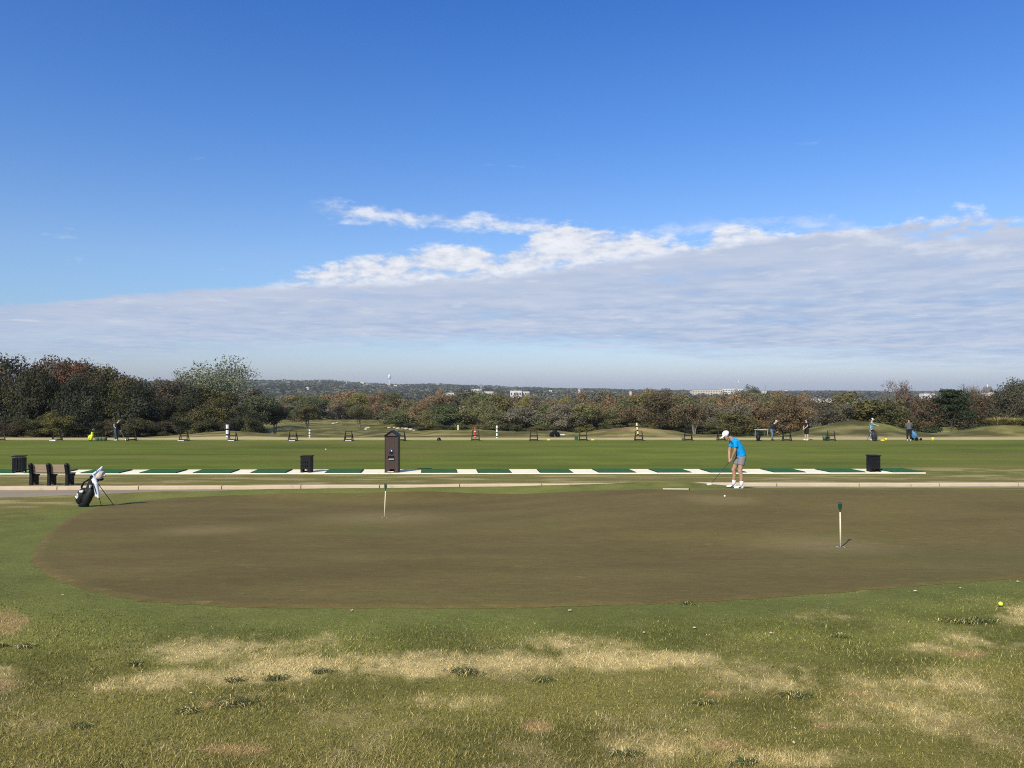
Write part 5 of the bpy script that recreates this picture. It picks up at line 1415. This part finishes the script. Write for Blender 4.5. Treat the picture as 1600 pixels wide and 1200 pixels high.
def tuft(px, py, wpx, label, col=(.092, .112, .036), h=.07, n=150, group='dark weed tufts in the lawn', flat=.75):
    p = unproj(px, py); W = wpx / F * p.y / 2
    rng = np.random.default_rng(int(px) + 5)
    an = rng.random(n) * 6.283; r0 = rng.random(n) ** .8 * (.45 + .55 * rng.random(n)); bx = np.cos(an) * r0 * W * 1.15; by = np.sin(an) * r0 * min(W, .16) * .8
    ln = h * (.5 + .9 * rng.random(n)); a2 = rng.random(n) * 6.283
    gz = ground(p.x + bx, p.y + by) - p.z
    b = np.stack([bx, by, gz - .004], 1)
    d = np.stack([np.cos(a2), np.sin(a2) * .7, 0 * a2], 1) * (ln * 1.15)[:, None]
    mid = b + d * .45 + np.array([0, 0, 1]) * (ln * .55)[:, None]; tip = b + d * (.8 + .6 * rng.random((n, 1))) + np.array([0, 0, 1]) * (ln * .5 * rng.random(n))[:, None]
    s = np.stack([-np.sin(a2), np.cos(a2), 0 * a2], 1) * (.0027 * (p.y / 5))
    V_ = np.stack([b, mid + s, tip, mid - s], 1).reshape(-1, 3)
    v = .55 + .9 * rng.random((n, 1)); cc = np.array(col) * v; dry = rng.random(n) < .28; cc[dry] = np.array(C_STRAW) * .75 * v[dry]
    me = np_mesh('weed_tuft', V_, np.arange(4 * n).reshape(-1, 4), M_blade, False, {'base': ('FLOAT_COLOR', 'FACE', np.concatenate([cc, np.ones((n, 1))], 1))})
    tag(add('weed_tuft', me, None, p), label, 'weed tuft', group)
for a in [(368, 1101, 82, 'largest dark grass tuft in the lawn at the lower left'), (295, 1113, 38, 'dark grass tuft just left of the largest tuft'), (724, 1052, 62, 'dark green tuft on the straw band in the middle'), (432, 1061, 46, 'dark tuft on the straw band, right of the two leftmost straw tufts'),
          (500, 1050, 36, 'small dark tuft on the straw band halfway to the middle tuft'), (366, 1064, 34, 'dark tuft on the straw band above the largest tuft'), (213, 1039, 34, 'dark tuft left of the straw band'), (128, 1136, 22, 'small round dark tuft at the lower left'),
          (1240, 1087, 52, 'dark tuft in the lawn right of the middle'), (1510, 972, 110, 'long dark weed patch before the yellow ball'), (1312, 995, 34, 'faint dark tuft below the right part of the green'), (1160, 1192, 46, 'grassy tuft at the bottom edge right of the middle'), (975, 1180, 52, 'grassy tuft near the bottom edge in the middle'),
          (1098, 1100, 26, 'small weed tuft left of the tuft right of the middle'), (40, 1010, 30, 'dark tuft at the left edge'), (4, 1010, 14, 'dark tuft cut by the left edge'), (1075, 944, 18, 'tiny dark tuft on the near collar of the green'), (847, 1064, 24, 'tiny weed tuft right of the middle straw tuft')]:
    big = a[2] > 60
    tuft(a[0], a[1], a[2], a[3], h=.05 if not big else .065, n=int(34 + a[2] * 2.0))
def litter():
    rng = np.random.default_rng(12)
    pts = [(100, 931), (550, 955), (620, 947), (890, 955), (1085, 983), (1130, 973), (1240, 1140), (1466, 907), (1590, 910), (1005, 990), (1205, 991), (1430, 925), (1500, 920), (300, 1085), (1070, 1143), (1140, 1175), (1238, 1163), (345, 1092)]
    for i, (px, py) in enumerate(pts):
        p = unproj(px, py); s = rng.uniform(.014, .024) * (p.y / 6)
        m = MB()
        pr = [(-1, 0, .2), (-.4, .5, .5), (.3, .45, .2), (1, 0, .6), (.3, -.45, .4), (-.4, -.5, .1)]
        a = rng.random() * 6.28; ca, sa = math.cos(a), math.sin(a)
        vs = [m.bm.verts.new(((x * ca - y * sa) * s, (x * sa + y * ca) * s, z * s * .8 + .012)) for x, y, z in pr]
        c0 = m.bm.verts.new((0, 0, .012 + s * .1))
        for q in range(6): m.bm.faces.new((vs[q], vs[(q + 1) % 6], c0))
        o = m.build('fallen_leaf', M_drylf, None, loc=p); tag(o, 'pale dry fallen leaf lying on the lawn', 'leaf', 'dry leaves scattered on the lawn')
M_drylf = mat('dry_leaf', (.55, .46, .33, 1), .8, .2, 40)
litter()

# ------------------------------------------------------------------ haze
def haze():
    m = bpy.data.materials.new('haze'); m.use_nodes = True
    k = NT(m.node_tree); k.n.remove(k.n['Principled BSDF'])
    v = k.node('ShaderNodeVolumePrincipled'); v.inputs['Color'].default_value = (.80, .89, .99, 1); v.inputs['Density'].default_value = 0.8e-4; v.inputs['Anisotropy'].default_value = 0.0
    k.l.new(v.outputs[0], k.n['Material Output'].inputs['Volume'])
    z0, z1 = -62.0, 112.0
    o = MB().box((0, 0, (z0 + z1) / 2), (24000, 24000, z1 - z0)).build('haze', m)
    tag(o, 'pale blue autumn haze over the valley', 'haze', kind='stuff')
haze()
